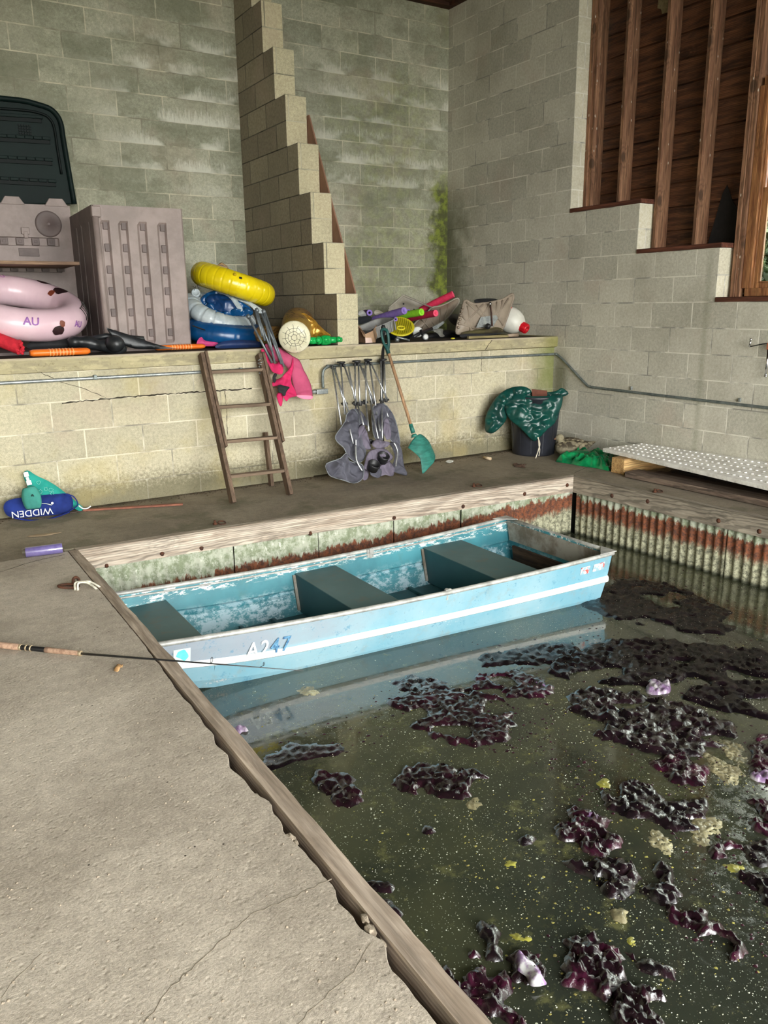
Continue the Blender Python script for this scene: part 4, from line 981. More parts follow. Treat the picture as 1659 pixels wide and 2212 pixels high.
# ------------------------------------------------------------------ snow shovel
m_gr = M('shovel_green', (52,128,114), (34,98,88), 12, .5, 0, .3, 40, (1,1,4)); m_grip = M('grip_green', (28,84,80), (22,66,64), 10, .5); m_hand = wood_mat('shovel_handle', (176,140,106), (146,112,84), 'z', .7, 60, False)
t = thing('snow_shovel', 'snow shovel with worn green scoop and wooden handle leaning on the low wall', 'shovel', (-1.83,-.38,0))
a = ay((836,752), -.02); b = ay((892,933), -.27)
bm = B(); tube(bm, [a, b], .0135, 14); link('handle', bm, m_hand, parent=t)
bm = B(); g0 = ay((828,716), -.01); R_ = align((a-b)); 
tube(bm, curve([a+(b-a)*.03, a.lerp(g0, .35)+Vector((.03,0,0)), g0+Vector((.035,0,.005)), g0+Vector((-.03,-.02,.01)), a.lerp(g0, .4)+Vector((-.035,-.02,0)), a+(b-a)*.02], 6), .011, 10, flat=1.2)
lathe(bm, [(.016,-.05),(.018,.02),(.012,.035)], 14, a, R_); link('grip', bm, m_grip, parent=t)
d = (b-a).normalized(); e1 = Vector((d.y, -d.x, 0)).normalized(); e1 = Vector((.93,.3,0)).normalized(); bm = B()
tip = Vector((-1.80,-.47,.005)); rows = []; W2 = .15; n = 14
side = Vector((.62,-.78,0)).normalized(); fwdv = Vector((-.78,-.62,0)).normalized()
lp = [ [(880,966),(893,943),(905,935)], [] ]
nv = 16; nu = 18
top = [ay(u, -.30) for u in ((881,967),(893,948),(908,938),(925,952),(937,976))]
botm = [ay((912,996), -.40), ay((911,1008), -.42), ay((913,1023), -.44), ay((925,1012), -.43), ay((936,1000), -.40)]
tc_ = curve(top, 5); bc = curve(botm, 5); rows = []
for i in range(nv+1):
    v = i/nv; r = []
    for p, q in zip(tc_, bc):
        w = p.lerp(q, v); w = w+Vector((.25,.1,0)).normalized()*(.045*math.sin(PI*v)*.5)+Vector((-.5,-.8,0)).normalized()*(.03*math.sin(PI*v)); r.append(bm.verts.new(w))
    rows.append(r)
for r, s_ in zip(rows, rows[1:]):
    for k in range(len(r)-1): bm.faces.new((r[k], r[k+1], s_[k+1], s_[k])).smooth = True
link('scoop', bm, m_gr, parent=t, solid=.004, smooth=True)
bm = B(); lathe(bm, [(.019,-.03),(.017,.05)], 14, b-d*.02, align(-d)); lathe(bm, [(.03,-.045),(.019,-.02)], 14, b-d*.0, align(-d)); link('socket', bm, m_gr, parent=t)

# ------------------------------------------------------------------ bin with tarpaulin
m_bin = M('bin_black', (44,46,54), (30,32,38), 4, .4); BC = Vector((-.48,-.245,0))
t = thing('waste_bin', 'tall black plastic bin standing in the far corner under a green tarpaulin', 'bin', BC)
bm = B(); pr_ = []
R0 = lathe(bm, [(.19,.0),(.198,.012),(.232,.52),(.245,.53),(.245,.55),(.226,.55),(.220,.52),(.186,.02)], 48, BC); link('body', bm, m_bin, parent=t)
for a_ in range(0, 12):
    an = 2*PI*a_/12+.2; bm = B(); c_, s_ = math.cos(an), math.sin(an); beam(bm, BC+Vector((c_*.193,s_*.193,.02)), BC+Vector((c_*.232,s_*.232,.50)), .012, .010, (c_,s_,0)); link('rib', bm, m_bin, parent=t)
g = G('tarp_green', .32, 0, .5); c = g.mix(g.step(g.noise(6, 5, .6), .35, .65), rgb(16,72,64), rgb(12,54,50)); g.bump(g.noise(16, 4, .6), .3, .01); m_tarp = g.col(c)
CN = Vector((-.62,-.78,.10)).normalized(); CP = BC+Vector((-.62,-.78,0)).normalized()*.245
t = thing('tarpaulin', 'dark green tarpaulin draped over the black bin with a white cord', 'tarpaulin', BC+Vector((0,0,.35)))
cloth([(1090,880),(1098,862),(1118,850),(1150,856),(1185,855),(1213,852),(1214,872),(1207,893),(1200,912),(1182,928),(1166,945),(1153,953),(1138,940),(1118,920),(1100,905)], CP, CN, m_tarp, t, .012, .03, 9, .012, 1.2, .011, name='sheet', rim=.07)
cloth([(1048,928),(1049,900),(1062,872),(1080,850),(1105,837),(1132,835),(1148,846),(1128,858),(1104,868),(1095,885),(1094,905),(1082,922),(1066,935),(1054,935)], CP, CN, m_tarp, t, -.01, .035, 9, .012, 1.0, .011, name='sheet', rim=.06)
cloth([(1112,850),(1120,836),(1146,843),(1150,856),(1178,857),(1172,849),(1200,845),(1214,838),(1228,850),(1212,858),(1180,866),(1130,868)], BC, CN, m_tarp, t, -.06, .01, 14, .012, .2, .014, name='sheet', rim=.05)
bm = B(); tube(bm, curve([hit(u, CP+CN*.03, CN) for u in ((1161,944),(1166,958),(1163,972),(1157,990))], 8), .005, 8); tube(bm, curve([hit(u, CP+CN*.03, CN) for u in ((1163,944),(1164,962),(1166,972),(1164,985))], 8), .004, 8)
m_cord = M('white_cord', (222,214,196), (190,180,160), 60, .9, 0, .4, 200); link('cord', bm, m_cord, parent=t)
bm = B(); q = [hit(u, BC+CN*-.02, CN) for u in ((1151,870),(1149,841),(1182,844),(1182,870))]; prism(bm, q, Vector((.6,.78,0))*.02)
tag(link('brown_board', bm, M('board_redbrown', (116,66,48), (92,52,38), 8, .8)), 'short red brown board poking out of the black bin', 'board')

# ------------------------------------------------------------------ duck decoy
g = G('duck_paint', .85, 0, .2); x, y, z = g.xyz()
v = g.vor(24, g.mp((1,1,1.6))); c = g.mix(g.step(v, .35, .5), rgb(142,132,108), rgb(74,66,54)); c = g.mix(g.step(z, .10, .06), c, rgb(138,130,110)); c = g.mix(g.ma('MULTIPLY', g.step(g.noise(16, 4), .5, .6), .5), c, rgb(170,160,134)); g.bump(v, .4, .006); m_duck = g.col(c)
m_dh = M('duck_head', (150,142,116), (116,106,84), 14, .9); m_bill = M('duck_bill', (156,108,70), (120,84,60), 20, .8)
dx = Vector((.848,-.53,0)).normalized(); dc = az((1238,984), 0)+Vector((.62,.78,0))*.05; dc.z = 0; R_ = Matrix((dx, Vector((-dx.y,dx.x,0)), Vector((0,0,1)))).transposed()
t = thing('duck_decoy', 'mottled brown duck decoy resting on the floor between bin and green plastic', 'duck decoy', dc)
def loft(secs, mat, name, par, n=24, tr=None):
    bm = B(); rings = []
    for x_, zc, ry, rz in secs: rings.append([bm.verts.new(dc+R_@Vector((x_, ry*math.cos(2*PI*k/n), zc+rz*math.sin(2*PI*k/n)))) for k in range(n)])
    for a, b in zip(rings, rings[1:]):
        for k in range(n): bm.faces.new((a[k], a[(k+1) % n], b[(k+1) % n], b[k])).smooth = True
    bm.faces.new(rings[0][::-1]); bm.faces.new(rings[-1]); return link(name, bm, mat, parent=par)
loft([(-.165,.07,.02,.02),(-.155,.068,.055,.045),(-.12,.066,.085,.064),(-.06,.068,.10,.068),(.02,.07,.10,.066),(.08,.074,.085,.058),(.13,.088,.062,.038),(.17,.104,.04,.018),(.205,.118,.02,.006)], m_duck, 'body', t)
loft([(-.10,.145,.03,.012),(-.04,.15,.05,.016),(.02,.145,.05,.014),(.09,.13,.03,.012)], m_duck, 'wing', t)
bm = B(); tube(bm, [dc+R_@Vector(p) for p in ((-.10,0,.10),(-.112,0,.125),(-.118,0,.15))], [.05,.036,.036], 18); lathe(bm, [(.001,-.045),(.022,-.038),(.036,-.015),(.038,.006),(.028,.028),(.012,.037),(.001,.039)], 20, dc+R_@Vector((-.125,0,.158)), R_@Matrix.Rotation(PI/2, 3, 'Y')); link('head', bm, m_dh, parent=t)
bm = B(); tube(bm, [dc+R_@Vector(p) for p in ((-.152,0,.155),(-.178,0,.149),(-.205,0,.146),(-.212,0,.146))], [.017,.014,.016,.006], 14, flat=.5); link('bill', bm, m_bill, parent=t)

# green plastic bunch
g = G('green_plastic', .18, 0, .6); c = g.mix(g.step(g.noise(8, 4), .4, .6), rgb(22,140,82), rgb(14,104,62)); m_gp = g.col(c)
us = [(1200,997),(1222,988),(1262,984),(1300,986),(1330,990),(1322,1008),(1316,1018),(1288,1012),(1258,1008),(1226,1002)]
P = [az(u, 0) for u in us]
bm = patch(P, (0,0,1), .010, lambda x, y, d: .003+min(1, d/.05)*(.03+.05*max(0, ridged(x, y, 11, 3))+.015*math.sin(x*60+9*nz(x, y, 5))), smooth_n=4)
tag(link('plastic_sheet', bm, m_gp, smooth=True), 'bunched glossy bright green plastic sheet on the floor by the duck', 'plastic sheet')

# white tread panel on blocks, planks
g = G('white_tread', .5, 0, .5); x, y, z = g.xyz(); w = g.n('TexBrick'); g.l(g.mp(rot=(0,0,PI/4)), w.inputs['Vector']); w.inputs['Scale'].default_value = 1
w.inputs['Brick Width'].default_value = .07; w.inputs['Row Height'].default_value = .035; w.inputs['Mortar Size'].default_value = .006
c = g.mix(g.step(g.noise(9, 6, .7), .4, .65), rgb(250,248,242), rgb(222,218,210)); c = g.mix(g.ma('MULTIPLY', g.step(g.vor(26, rnd=.4), .28, .2), .5), c, rgb(196,192,184)); g.bump(g.vor(26, rnd=.4), .5, .004); m_tread = g.col(c)
pa = az((1302,968), .165); pb = ax((1390,957), -.02); pc = az((1659,1050), .165); pd = ax((1659,998), -.02)
dirn = (pc-pa).normalized(); pc = pa+dirn*2.6; dirf = (pd-pb).normalized(); pd = pb+dirf*2.6
bm = B(); prism(bm, [pa, pb, pd, pc], (0,0,-.032))
pan = link('tread_panel', bm, m_tread, bevel=.004); tag(pan, 'white embossed tread panel laid over wooden blocks along the side wall', 'panel')
bm = B(); ridge = 46
for i in range(ridge):
    for jx in range(5):
        s = (i+.5)/ridge; v = .12+.19*jx; p = pa.lerp(pc, s).lerp(pb.lerp(pd, s), v)
        lathe(bm, [(.012,-.001),(.010,.004),(.004,.005)], 8, p+Vector((0,0,.001)))
o = link('tread_bumps', bm, m_tread, parent=pan); o['kind'] = 'stuff'
m_blk4 = wood_mat('block_pine', (206,170,116), (182,140,90), 'x', .7, 60); m_plank = wood_mat('plank_grey', (128,112,98), (98,82,72), 'y', .85, 60)
bm = B(); box(bm, (-.565,-1.425,0), (-.04,-1.29,.128)); tag(link('wood_block', bm, m_blk4, bevel=.004), 'fresh pine block holding up the near end of the white panel', 'wood block')
bm = B(); box(bm, (-.50,-3.45,0), (-.04,-3.3,.128)); tag(link('wood_block', bm, m_blk4, bevel=.004), 'pine block under the white panel beyond the frame of the photo', 'wood block')
bm = B(); beam(bm, (-.555,-1.50,.028), (-.50,-4.2,.028), .17, .045); tag(link('plank', bm, m_plank, bevel=.004), 'weathered grey plank lying on top of a darker one beside the slip', 'plank')
m_plank2 = wood_mat('plank_brown', (96,76,64), (74,58,50), 'y', .85, 60)
bm = B(); beam(bm, (-.40,-1.6,.02), (-.34,-4.2,.02), .15, .034); tag(link('plank', bm, m_plank2, bevel=.004), 'dark brown plank on the floor under the white panel', 'plank')
bm = patch([(-.28,-1.7,0),(-.06,-1.75,0),(-.06,-3.2,0),(-.3,-3.2,0)], (0,0,1), .02, lambda x, y, d: min(1, d/.05)*(.02+.02*ridged(x, y, 18)))
o = link('bark_litter', bm, M('bark', (58,42,34), (36,28,24), 30, .95, 0, .6, 120)); tag(o, 'dark bark litter heaped under the white panel', 'litter', kind='stuff')
bm = patch([ax(u, -.2) for u in ((1588,1056),(1625,1056),(1690,1066),(1690,1082),(1630,1070))], (-1,-.1,0), .015, lambda x, y, d: .01*nz(x, y, 20)+.02)
tag(link('teal_cloth', bm, M('teal_cloth', (20,84,84), (14,60,62), 8, .7), solid=.003), 'strip of dark teal cloth showing under the white panel', 'cloth')

# ------------------------------------------------------------------ bag and swim vest
m_bag = fab('blue_bag', (34,54,128), (26,40,98)); m_navy = fab('blue_strap', (32,48,130), (24,38,104)); m_teal = fab('teal_vest', (44,160,146), (34,134,124)); m_tealg = fab('teal_faded', (70,150,138), (54,120,112)); m_wp = M('white_plastic', (226,228,226), rough=.4)
BP = Vector((-4.85,-.10,0)); BN = Vector((-.12,-1,.25)).normalized()
t = thing('blue_bag', 'long blue zip bag with white lettering lying upside down by the low wall', 'bag', (-4.86,-.12,0))
cloth([(10,1106),(8,1092),(20,1080),(60,1073),(110,1068),(146,1066),(155,1074),(158,1088),(154,1102),(138,1110),(90,1115),(45,1119),(20,1116)], BP, BN, m_bag, t, .03, .04, 6, .006, .2, .012, name='body', both=True, rim=.05)
bm = B(); tube(bm, curve([hit(u, BP+BN*.05, BN) for u in ((140,1068),(158,1072),(168,1088),(160,1098),(150,1104))], 6), .010, 8, flat=.35); link('handle', bm, m_navy, parent=t)
bm = B(); tube(bm, curve([hit(u, BP+BN*.075, BN) for u in ((30,1119),(70,1124),(110,1120),(150,1106))], 6), .011, 8, flat=.4); link('strap', bm, m_navy, parent=t)
pr0 = hit((114,1097), BP+BN*.082, BN); pl0 = hit((48,1104), BP+BN*.082, BN); xd = pl0-pr0; yd = -Vector((0,0,1))
o = text('bag_lettering', 'WIDDEN', .064, pr0+Vector((0,0,.002)), xd, yd, m_wp, t, .0008); 
bm = B(); tube(bm, curve([hit(u, BP+BN*.084, BN) for u in ((62,1096),(80,1089),(98,1088),(112,1091))], 6), [.002+.004*i/18 for i in range(19)], 6, flat=.4); p = hit((113,1087), BP+BN*.084, BN); lathe(bm, [(.008,-.001),(.008,.002)], 14, p, align(BN)); link('bag_emblem', bm, m_wp, parent=t)
t = thing('swim_vest', 'teal child swim vest with white buckles piled on the blue bag', 'swim vest', (-4.75,-.09,0))
cloth([(50,1024),(60,1016),(78,1027),(102,1038),(125,1052),(148,1070),(168,1086),(180,1098),(172,1104),(158,1096),(140,1080),(110,1076),(84,1074),(66,1062),(56,1044)], BP, BN, m_teal, t, .0, .03, 10, .006, 1, .011, name='panel', both=True, rim=.04)
g0 = [hit(u, BP+BN*.12, BN) for u in ((62,1054),(66,1068),(70,1084),(72,1098))]
bm = B(); rg = tube(bm, curve(g0, 5), [.030,.036,.040,.044,.047,.050,.052,.053,.053,.052,.051,.050,.047,.044,.040,.034][:16], 22, cap=False)
for r_ in rg:
    for k, v in enumerate(r_): v.co += Vector((0,0,0))+BN*(.004*math.sin(k*2.1))
link('arm_float', bm, m_tealg, parent=t, solid=.014, smooth=True)
bm = B(); c = hit((71,1078), BP+BN*.176, BN); lathe(bm, [(.001,0),(.010,.001),(.013,.0)], 14, c, align(BN)); bmesh.ops.scale(bm, vec=(1,1,2.6), verts=bm.verts, space=Matrix.Translation(-c)); link('arm_hole', bm, M('dark_teal', (20,58,54), rough=.9), parent=t)
bm = B()
for a, b, w_ in (((55,1020),(58,1030),.03),((58,1031),(61,1038),.02),((61,1038),(64,1048),.032)): beam(bm, hit(a, BP+BN*.05, BN), hit(b, BP+BN*.05, BN), w_, .012, (0,1,0))
link('buckle', bm, m_wp, parent=t, bevel=.003)
bm = B(); tube(bm, curve([hit(u, BP+BN*.02, BN) for u in ((170,1092),(178,1098),(188,1098),(196,1093))], 5), .008, 8, flat=.5); link('buckle', bm, m_wp, parent=t)
for i, (ch_, u) in enumerate((('M', (82,1046)), ('@', (100,1060)), ('&', (112,1064)), ('%', (116,1070)))): pass
bm = B(); random.seed(8)
for u in ((84,1042),(99,1056),(110,1058),(113,1066),(88,1062)):
    c = hit(u, BP+BN*.036, BN); P = [c+Vector((.016*math.cos(a)*random.uniform(.5,1.2), 0, .014*math.sin(a)*random.uniform(.5,1.2))) for a in [k*2*PI/8 for k in range(8)]]; tube(bm, P, .0013, 5, closed=True)
link('print', bm, M('pale_print', (130,206,196), rough=.7), parent=t)

# strip, purple foam, ring, rope, rod, small things
m_strip = M('strip_redbrown', (146,92,72), (120,74,58), 12, .8)
bm = B(); a = az((180,1103), .004); b = az((395,1090), .004); beam(bm, a+Vector((0,0,.004)), b+Vector((0,0,.004)), .032, .012); tag(link('wood_strip', bm, m_strip, bevel=.001), 'thin red brown wood strip on the floor beside the blue bag', 'strip')
bm = B(); a = az((186,1100), .0); b = az((80,1112), 0); beam(bm, az((150,1108),.003)+Vector((0,0,.003)), az((195,1101),.003)+Vector((0,0,.003)), .03, .006); tag(link('wood_strip', bm, M('strip_dark', (70,58,52), rough=.9)), 'short dark wood splinter poking out from under the blue bag', 'strip')
m_pur = M('purple_foam', (136,124,186), (118,106,170), 30, .35, 0, .1, 100)
a = az((56,1204), 0); b = az((136,1194), 0); t = thing('foam_roll', 'purple foam roll wrapped in clear film on the floor near the dock corner', 'foam roll', (a+b)/2)
r = .029; a.z = b.z = r; bm = B(); tube(bm, [a, a.lerp(b, .02), a.lerp(b, .98), b], [r*.85, r, r, r*.9], 24); link('roll', bm, m_pur, parent=t)
g = G('film', .08); out = g.t.nodes['Material Output']; mx = g.n('MixShader'); tr = g.n('BsdfTransparent'); gl = g.n('BsdfGlossy'); gl.inputs['Roughness'].default_value = .12; g.l(.22, mx.inputs[0]); g.l(tr.outputs[0], mx.inputs[1]); g.l(gl.outputs[0], mx.inputs[2]); g.l(mx.outputs[0], out.inputs[0]); m_film = g.m
bm = B(); tube(bm, [a-(b-a)*.08, a, b], [r*.7, r*1.05, r*1.05], 24, cap=False); link('film', bm, m_film, parent=t)
t = thing('mooring_ring', 'rusty iron mooring ring on the dock edge with a rope tied through', 'mooring ring', az((165,1265), 0))
c = az((148,1266), .012); bm = B(); torus(bm, c, .048, .007, Matrix.Rotation(.18, 3, 'Y'), 40, 10, sq=.62, rz=.007); link('ring', bm, m_rust, parent=t)
c = az((163,1262), 0); bm = B(); tube(bm, curve([c+Vector((-.01,0,-.01)), c+Vector((-.008,0,.026)), c+Vector((.006,0,.036)), c+Vector((.018,0,.022)), c+Vector((.02,0,-.01))], 5), .008, 10); link('staple', bm, m_rust, parent=t)
m_rope = M('rope_white', (224,220,204), (196,190,172), 80, .85, 0, .5, 300)
e_ = Vector((X0+.02, -1.57, -.13)); bm = B()
c = az((168,1264), .02)
tube(bm, curve([c+Vector((-.02,-.03,-.012)), c+Vector((-.01,.0,.014)), c+Vector((.03,-.0,.012)), az((195,1257), .018), az((215,1268), .0), az((228,1284), -.06), e_], 8), .0055, 10)
tube(bm, curve([c+Vector((-.01,-.045,-.012)), c+Vector((.0,-.02,.016)), c+Vector((.035,-.015,.012)), az((193,1261), .015), az((208,1272), -.0), az((219,1284), -.05), e_+Vector((-.0,-.03,-.01))], 8), .0055, 10)
tag(link('mooring_rope', bm, m_rope), 'white rope doubled from the rusty ring down to the boat bow', 'rope')
# fishing rod
m_cork = M('cork', (178,146,122), (140,110,90), 60, .9, 0, .5, 160); m_rodb = M('rod_black', (24,24,26), rough=.3); m_gold = M('rod_gold', (190,170,140), rough=.35, metal=.6)
z0 = .016; r0 = az((-120,1381), z0); r1 = az((178,1412), z0); tipz = az((655,1449), .012)
dd = (tipz-r1).normalized(); L_ = (tipz-r1).length
t = thing('fishing_rod', 'black fishing rod with cork grips lying across the dock edge, tip over the water', 'fishing rod', r1)
A0 = lambda u: az((u, 1381+(u+120)*31/298), z0)
def seg(u0, u1, ra, rb, mt, nm): bm = B(); tube(bm, [A0(u0), A0(u1)], [ra, rb], 20); return link(nm, bm, mt, parent=t, bevel=.002)
seg(-120, 46, .0145, .0135, m_cork, 'cork_grip'); seg(46, 104, .0115, .0105, m_rodb, 'reel_seat'); seg(98, 107, .0125, .0125, M('seat_ring', (120,96,80), rough=.5), 'ring'); seg(104, 172, .0125, .0095, m_cork, 'cork_grip'); seg(170, 176, .0115, .0115, m_gold, 'ring')
seg(56, 59, .0135, .0135, m_gold, 'ring'); seg(66, 69, .0135, .0135, m_gold, 'ring'); seg(42, 47, .014, .014, m_gold, 'ring')
bm = B(); tube(bm, [A0(174), r1.lerp(tipz, .4), tipz], [.0052, .0036, .0012], 12); link('blank', bm, m_rodb, parent=t)
for s_, sz in ((.60,.011),(.83,.006)):
    c = r1.lerp(tipz, s_)+Vector((0,0,.016)); bm = B(); torus(bm, c, sz, .0012, align(dd), 20, 8); tube(bm, [c-Vector((0,0,sz)), r1.lerp(tipz, s_)-dd*.02], .001, 6); link('guide', bm, m_rodb, parent=t)
# ring bolts on the walkway
for u, lab in (((1030,1051),'rusty ring bolt lying on the walkway beside the far timber'), ((1420,1063),'rusty eye bolt set beside the side timber'), ((474,1132),'rusty bolt and nut on the walkway near the ladder feet')):
    c = az(u, 0); t = thing('ring_bolt', lab, 'bolt', c, 'rusty bolts around the slip'); bm = B(); lathe(bm, [(.014,0),(.014,.012),(.008,.013),(.008,.03),(.004,.032)], 10, c+Vector((-.03,0,0))); link('nut', bm, m_rust, parent=t)
    bm = B(); torus(bm, c+Vector((.015,-.005,.008)), .024, .0045, Matrix.Rotation(.25, 3, 'X'), 26, 8); link('eye', bm, m_rust, parent=t)
m_leafb = M('dry_leaf', (96,70,54), (72,52,42), 30, .9)
def leafy(us, lab, mt, hgt=.012, name='dry_leaf', cat='leaf'):
    bm = patch([az(u, .001) for u in us], (0,0,1), .006, lambda x, y, d: .002+hgt*abs(nz(x, y, 24))+min(1, d/.01)*.003); tag(link(name, bm, mt, solid=.001), lab, cat)
leafy([(1108,1004),(1116,1002),(1124,1005),(1138,1003),(1132,1008),(1136,1012),(1122,1010),(1112,1009)], 'curled dry leaf on the walkway in front of the bin', m_leafb)
leafy([(246,1450),(254,1440),(266,1438),(262,1446),(254,1453)], 'small tan wood chip on the dock below the rod', M('wood_chip', (190,150,100), (160,120,80), 30, .8), .02, 'wood_chip', 'wood chip')
leafy([(58,1160),(90,1154),(134,1151),(92,1159)], 'thin straw on the walkway behind the purple roll', M('straw', (150,130,104), rough=.9), .004, 'straw', 'straw')
bm = B(); a = az((1045,988), .014); b = az((1060,991), .014); tube(bm, [a, b], .013, 14); tag(link('cork_float', bm, M('cream_cork', (206,190,160), (170,140,110), 40, .7)), 'small cream cylinder on the floor by the low wall left of the bin', 'cork')
leafy([(962,998),(972,994),(980,997),(972,1001)], 'tiny white paper shred near the shovel scoop', m_wp, .01, 'paper_shred', 'paper')
# rubble along the dock timber
random.seed(4); m_rub = M('rubble', (168,154,136), (132,120,104), 60, .95, 0, .5, 200)
for i, (u, s_) in enumerate([((556,1722),.014),((566,1736),.013),((574,1744),.010),((628,1808),.016),((640,1818),.009),((788,1985),.014),((800,2008),.018),((806,2030),.012),((822,2038),.013),((262,1340),.006)]):
    p = az(u, -.006); p.x = min(p.x, -4.853); bm = B(); bmesh.ops.create_icosphere(bm, subdivisions=2, radius=s_*.9)
    for v in bm.verts: v.co = Vector((v.co.x*.7, v.co.y*1.25, v.co.z*.45))*(1+.7*noise.noise(v.co*80+Vector((i,0,0))))+p
    tag(link('concrete_chip', bm, m_rub), 'broken concrete chip in the gap between rough dock and its timber', 'concrete chip', 'concrete chips along the dock timber')
bm = B(); random.seed(9)
for i in range(700):
    u = (random.uniform(0, 900), random.uniform(1215, 2212)); p = az(u, 0)
    if p.x > -4.89 or p.y > -1.1: continue
    r = random.uniform(.0012,.0045)*random.choice((.6,1,1)); k = 5; c = bm.verts.new(p+Vector((0,0,r*.7))); ring = [bm.verts.new(p+Vector((r*math.cos(2*PI*q_/k), r*math.sin(2*PI*q_/k)*random.uniform(.6,1.4), 0))) for q_ in range(k)]
    for q_ in range(k): bm.faces.new((c, ring[q_], ring[(q_+1) % k]))
tag(link('grit', bm, m_rub, keep=True), 'sandy grit strewn over the rough concrete dock', 'grit', kind='stuff')
bm = B(); random.seed(10)
for i in range(900):
    x = random.uniform(-5.6,-.3); y = -abs(random.gauss(0, .07))-.01; r = random.uniform(.002,.008); p = Vector((x, y, 0)); c = bm.verts.new(p+Vector((0,0,r*.6))); ring = [bm.verts.new(p+Vector((r*math.cos(2*PI*q_/5), r*math.sin(2*PI*q_/5)*random.uniform(.5,1.4), 0))) for q_ in range(5)]
    for q_ in range(5): bm.faces.new((c, ring[q_], ring[(q_+1) % 5]))
tag(link('debris', bm, M('debris_brown', (86,68,50), (58,48,36), 20, .95), keep=True), 'brown crumbs and leaf debris along the foot of the low wall', 'debris', kind='stuff')

# ------------------------------------------------------------------ things on the ledge
LT = LZ+.001
c1 = lambda x, y: (.2804*x, 180+.2804*y)
c2 = lambda x, y: (360+.26525*x, 540+.26525*y)
c3 = lambda x, y: (740+.3014*x, 600+.3014*y)
def field(P0, ex, ez, N, xs, zs, dep, mats, name, par, solid=.008, bevel=0):
    """moulded panel: grid with depth dep(i, k)"""
    bm = B(); V = [[bm.verts.new(Vector(P0)+Vector(ex)*x+Vector(ez)*z-Vector(N)*dep(x, z)) for z in zs] for x in xs]
    for i in range(len(xs)-1):
        for k in range(len(zs)-1): bm.faces.new((V[i][k], V[i+1][k], V[i+1][k+1], V[i][k+1]))
    return link(name, bm, mats, parent=par, solid=solid, offs=0)
m_tau = M('taupe_plastic', (150,134,130), (132,118,114), 6, .55, 0, .15, 200); m_taud = M('taupe_dark', (112,98,96), (96,84,82), 6, .6, 0, .1, 200)
m_lidg = M('lid_green', (12,30,28), (9,24,23), 4, .6, 0, .15, 160, (1,1,1), .2); m_lidd = M('lid_dark', (7,16,16), rough=.6, spec=.2)
sx = ay((150,445), 1.25).x; sz = ay((150,445), 1.25).z; dzt = ay((385,452), .36).z; dx0 = ay((200,450), .36).x; dx1 = ay((390,452), .36).x
t = thing('storage_shed', 'taupe plastic storage shed standing open with ribbed door and dark green lid up', 'storage shed', (sx-.5,.8,LT))
# back panel
def bdep(x, z):
    for z0, z1 in ((.60,.66),(.80,.86),(.18,.24)):
        if z0 <= z <= z1 and x < 1.19: return .014
    return 0
W_ = 1.3; xs = [0,.2,1.185,1.195,W_]; zs = [0,.175,.18,.24,.245,.595,.60,.66,.665,.795,.80,.86,.865,sz-LT]
field((sx-W_,1.25,LT), (1,0,0), (0,0,1), (0,-1,0), xs, zs, bdep, m_tau, 'back_panel', t)
bp = t.children[-1]
for zc in (.63,.83,.21):
    for k in range(8):
        bm = B(); x = sx-.12-.115*k-(.05 if zc == .83 else 0); box(bm, (x-.028,1.236,LT+zc-.026), (x+.028,1.262,LT+zc+.026)); box(bm, (x-.012,1.232,LT+zc-.010), (x+.012,1.24,LT+zc+.010)); link('moulded_boss', bm, m_taud, parent=bp, bevel=.003)
c = ay((105,484), 1.24); bm = B(); lathe(bm, [(.10,-.006),(.098,.004),(.085,.006),(.012,.004),(.010,.010)], 40, c, align((0,-1,0))); link('moulded_disc', bm, m_taud, parent=bp)
c = ay((55,500), 1.235); bm = B(); box(bm, (c.x-.03,1.228,c.z-.02), (c.x+.03,1.245,c.z+.03)); box(bm, (c.x-.015,1.225,c.z-.05), (c.x+.015,1.24,c.z)); link('latch', bm, m_tau, parent=bp, bevel=.004)
c = ay((63,545), 1.24); bm = B(); box(bm, (c.x-.075,1.240,c.z-.03), (c.x+.075,1.246,c.z+.03)); link('embossed_plate', bm, m_taud, parent=bp, bevel=.003)
for x in (sx-.08, sx-.40, sx-.75): bm = B(); prism(bm, [(x-.11,1.24,sz-.01),(x-.07,1.24,sz+.05),(x+.03,1.24,sz+.05),(x+.07,1.24,sz-.01)], (0,.03,0)); link('hinge_tab', bm, m_tau, parent=bp, bevel=.004)
# side wall and door
sd = .36
def sdep(x, z): return .012 if (.12 < x < .16 or .42 < x < .46 or .62 < x < .66) and .06 < z < .92 else 0
L_ = 1.25-sd
field((dx0,sd,LT), ((sx-dx0)/L_, 1, 0), (0,0,1), (-1,0,0), [0,.12,.125,.155,.16,.42,.425,.455,.46,.62,.625,.655,.66,L_], [0,.05,.07,.46,.47,.50,.51,.9,.93,dzt-LT], sdep, m_taud, 'side_wall', t, .02)
dw = dx1-dx0; ribs = []
for u in ((237,600),(276,600),(316,600),(358,600)): ribs.append(ay(u, sd).x-dx0)
xs = [0,.012,.03]; 
for r in ribs: xs += [r-.046, r-.026, r+.018, r+.030]
xs += [dw-.01, dw]; zs = [0,.03,.05,.075,.90,.925,.94,dzt-LT]
def ddep(x, z):
    if x < .025 or x > dw-.005: return .01
    for r in ribs:
        if r-.028 < x < r+.02 and .06 < z < .91: return .022
    return 0
field((dx0,sd-.02,LT), (1,0,0), (0,0,1), (0,-1,0), xs, zs, ddep, m_tau, 'door', t, .012); dr = t.children[-1]
for r in ribs:
    for k in range(6):
        z = LT+.13+k*.152; bm = B(); box(bm, (dx0+r-.016,sd-.016,z-.028), (dx0+r+.018,sd+.004,z+.028)); link('moulded_boss', bm, m_taud, parent=dr, bevel=.004)
bm = B(); box(bm, (dx0-.02,sd-.05,dzt-.085), (dx0+.045,sd+.0,dzt-.01)); link('hinge', bm, m_tau, parent=dr, bevel=.008)
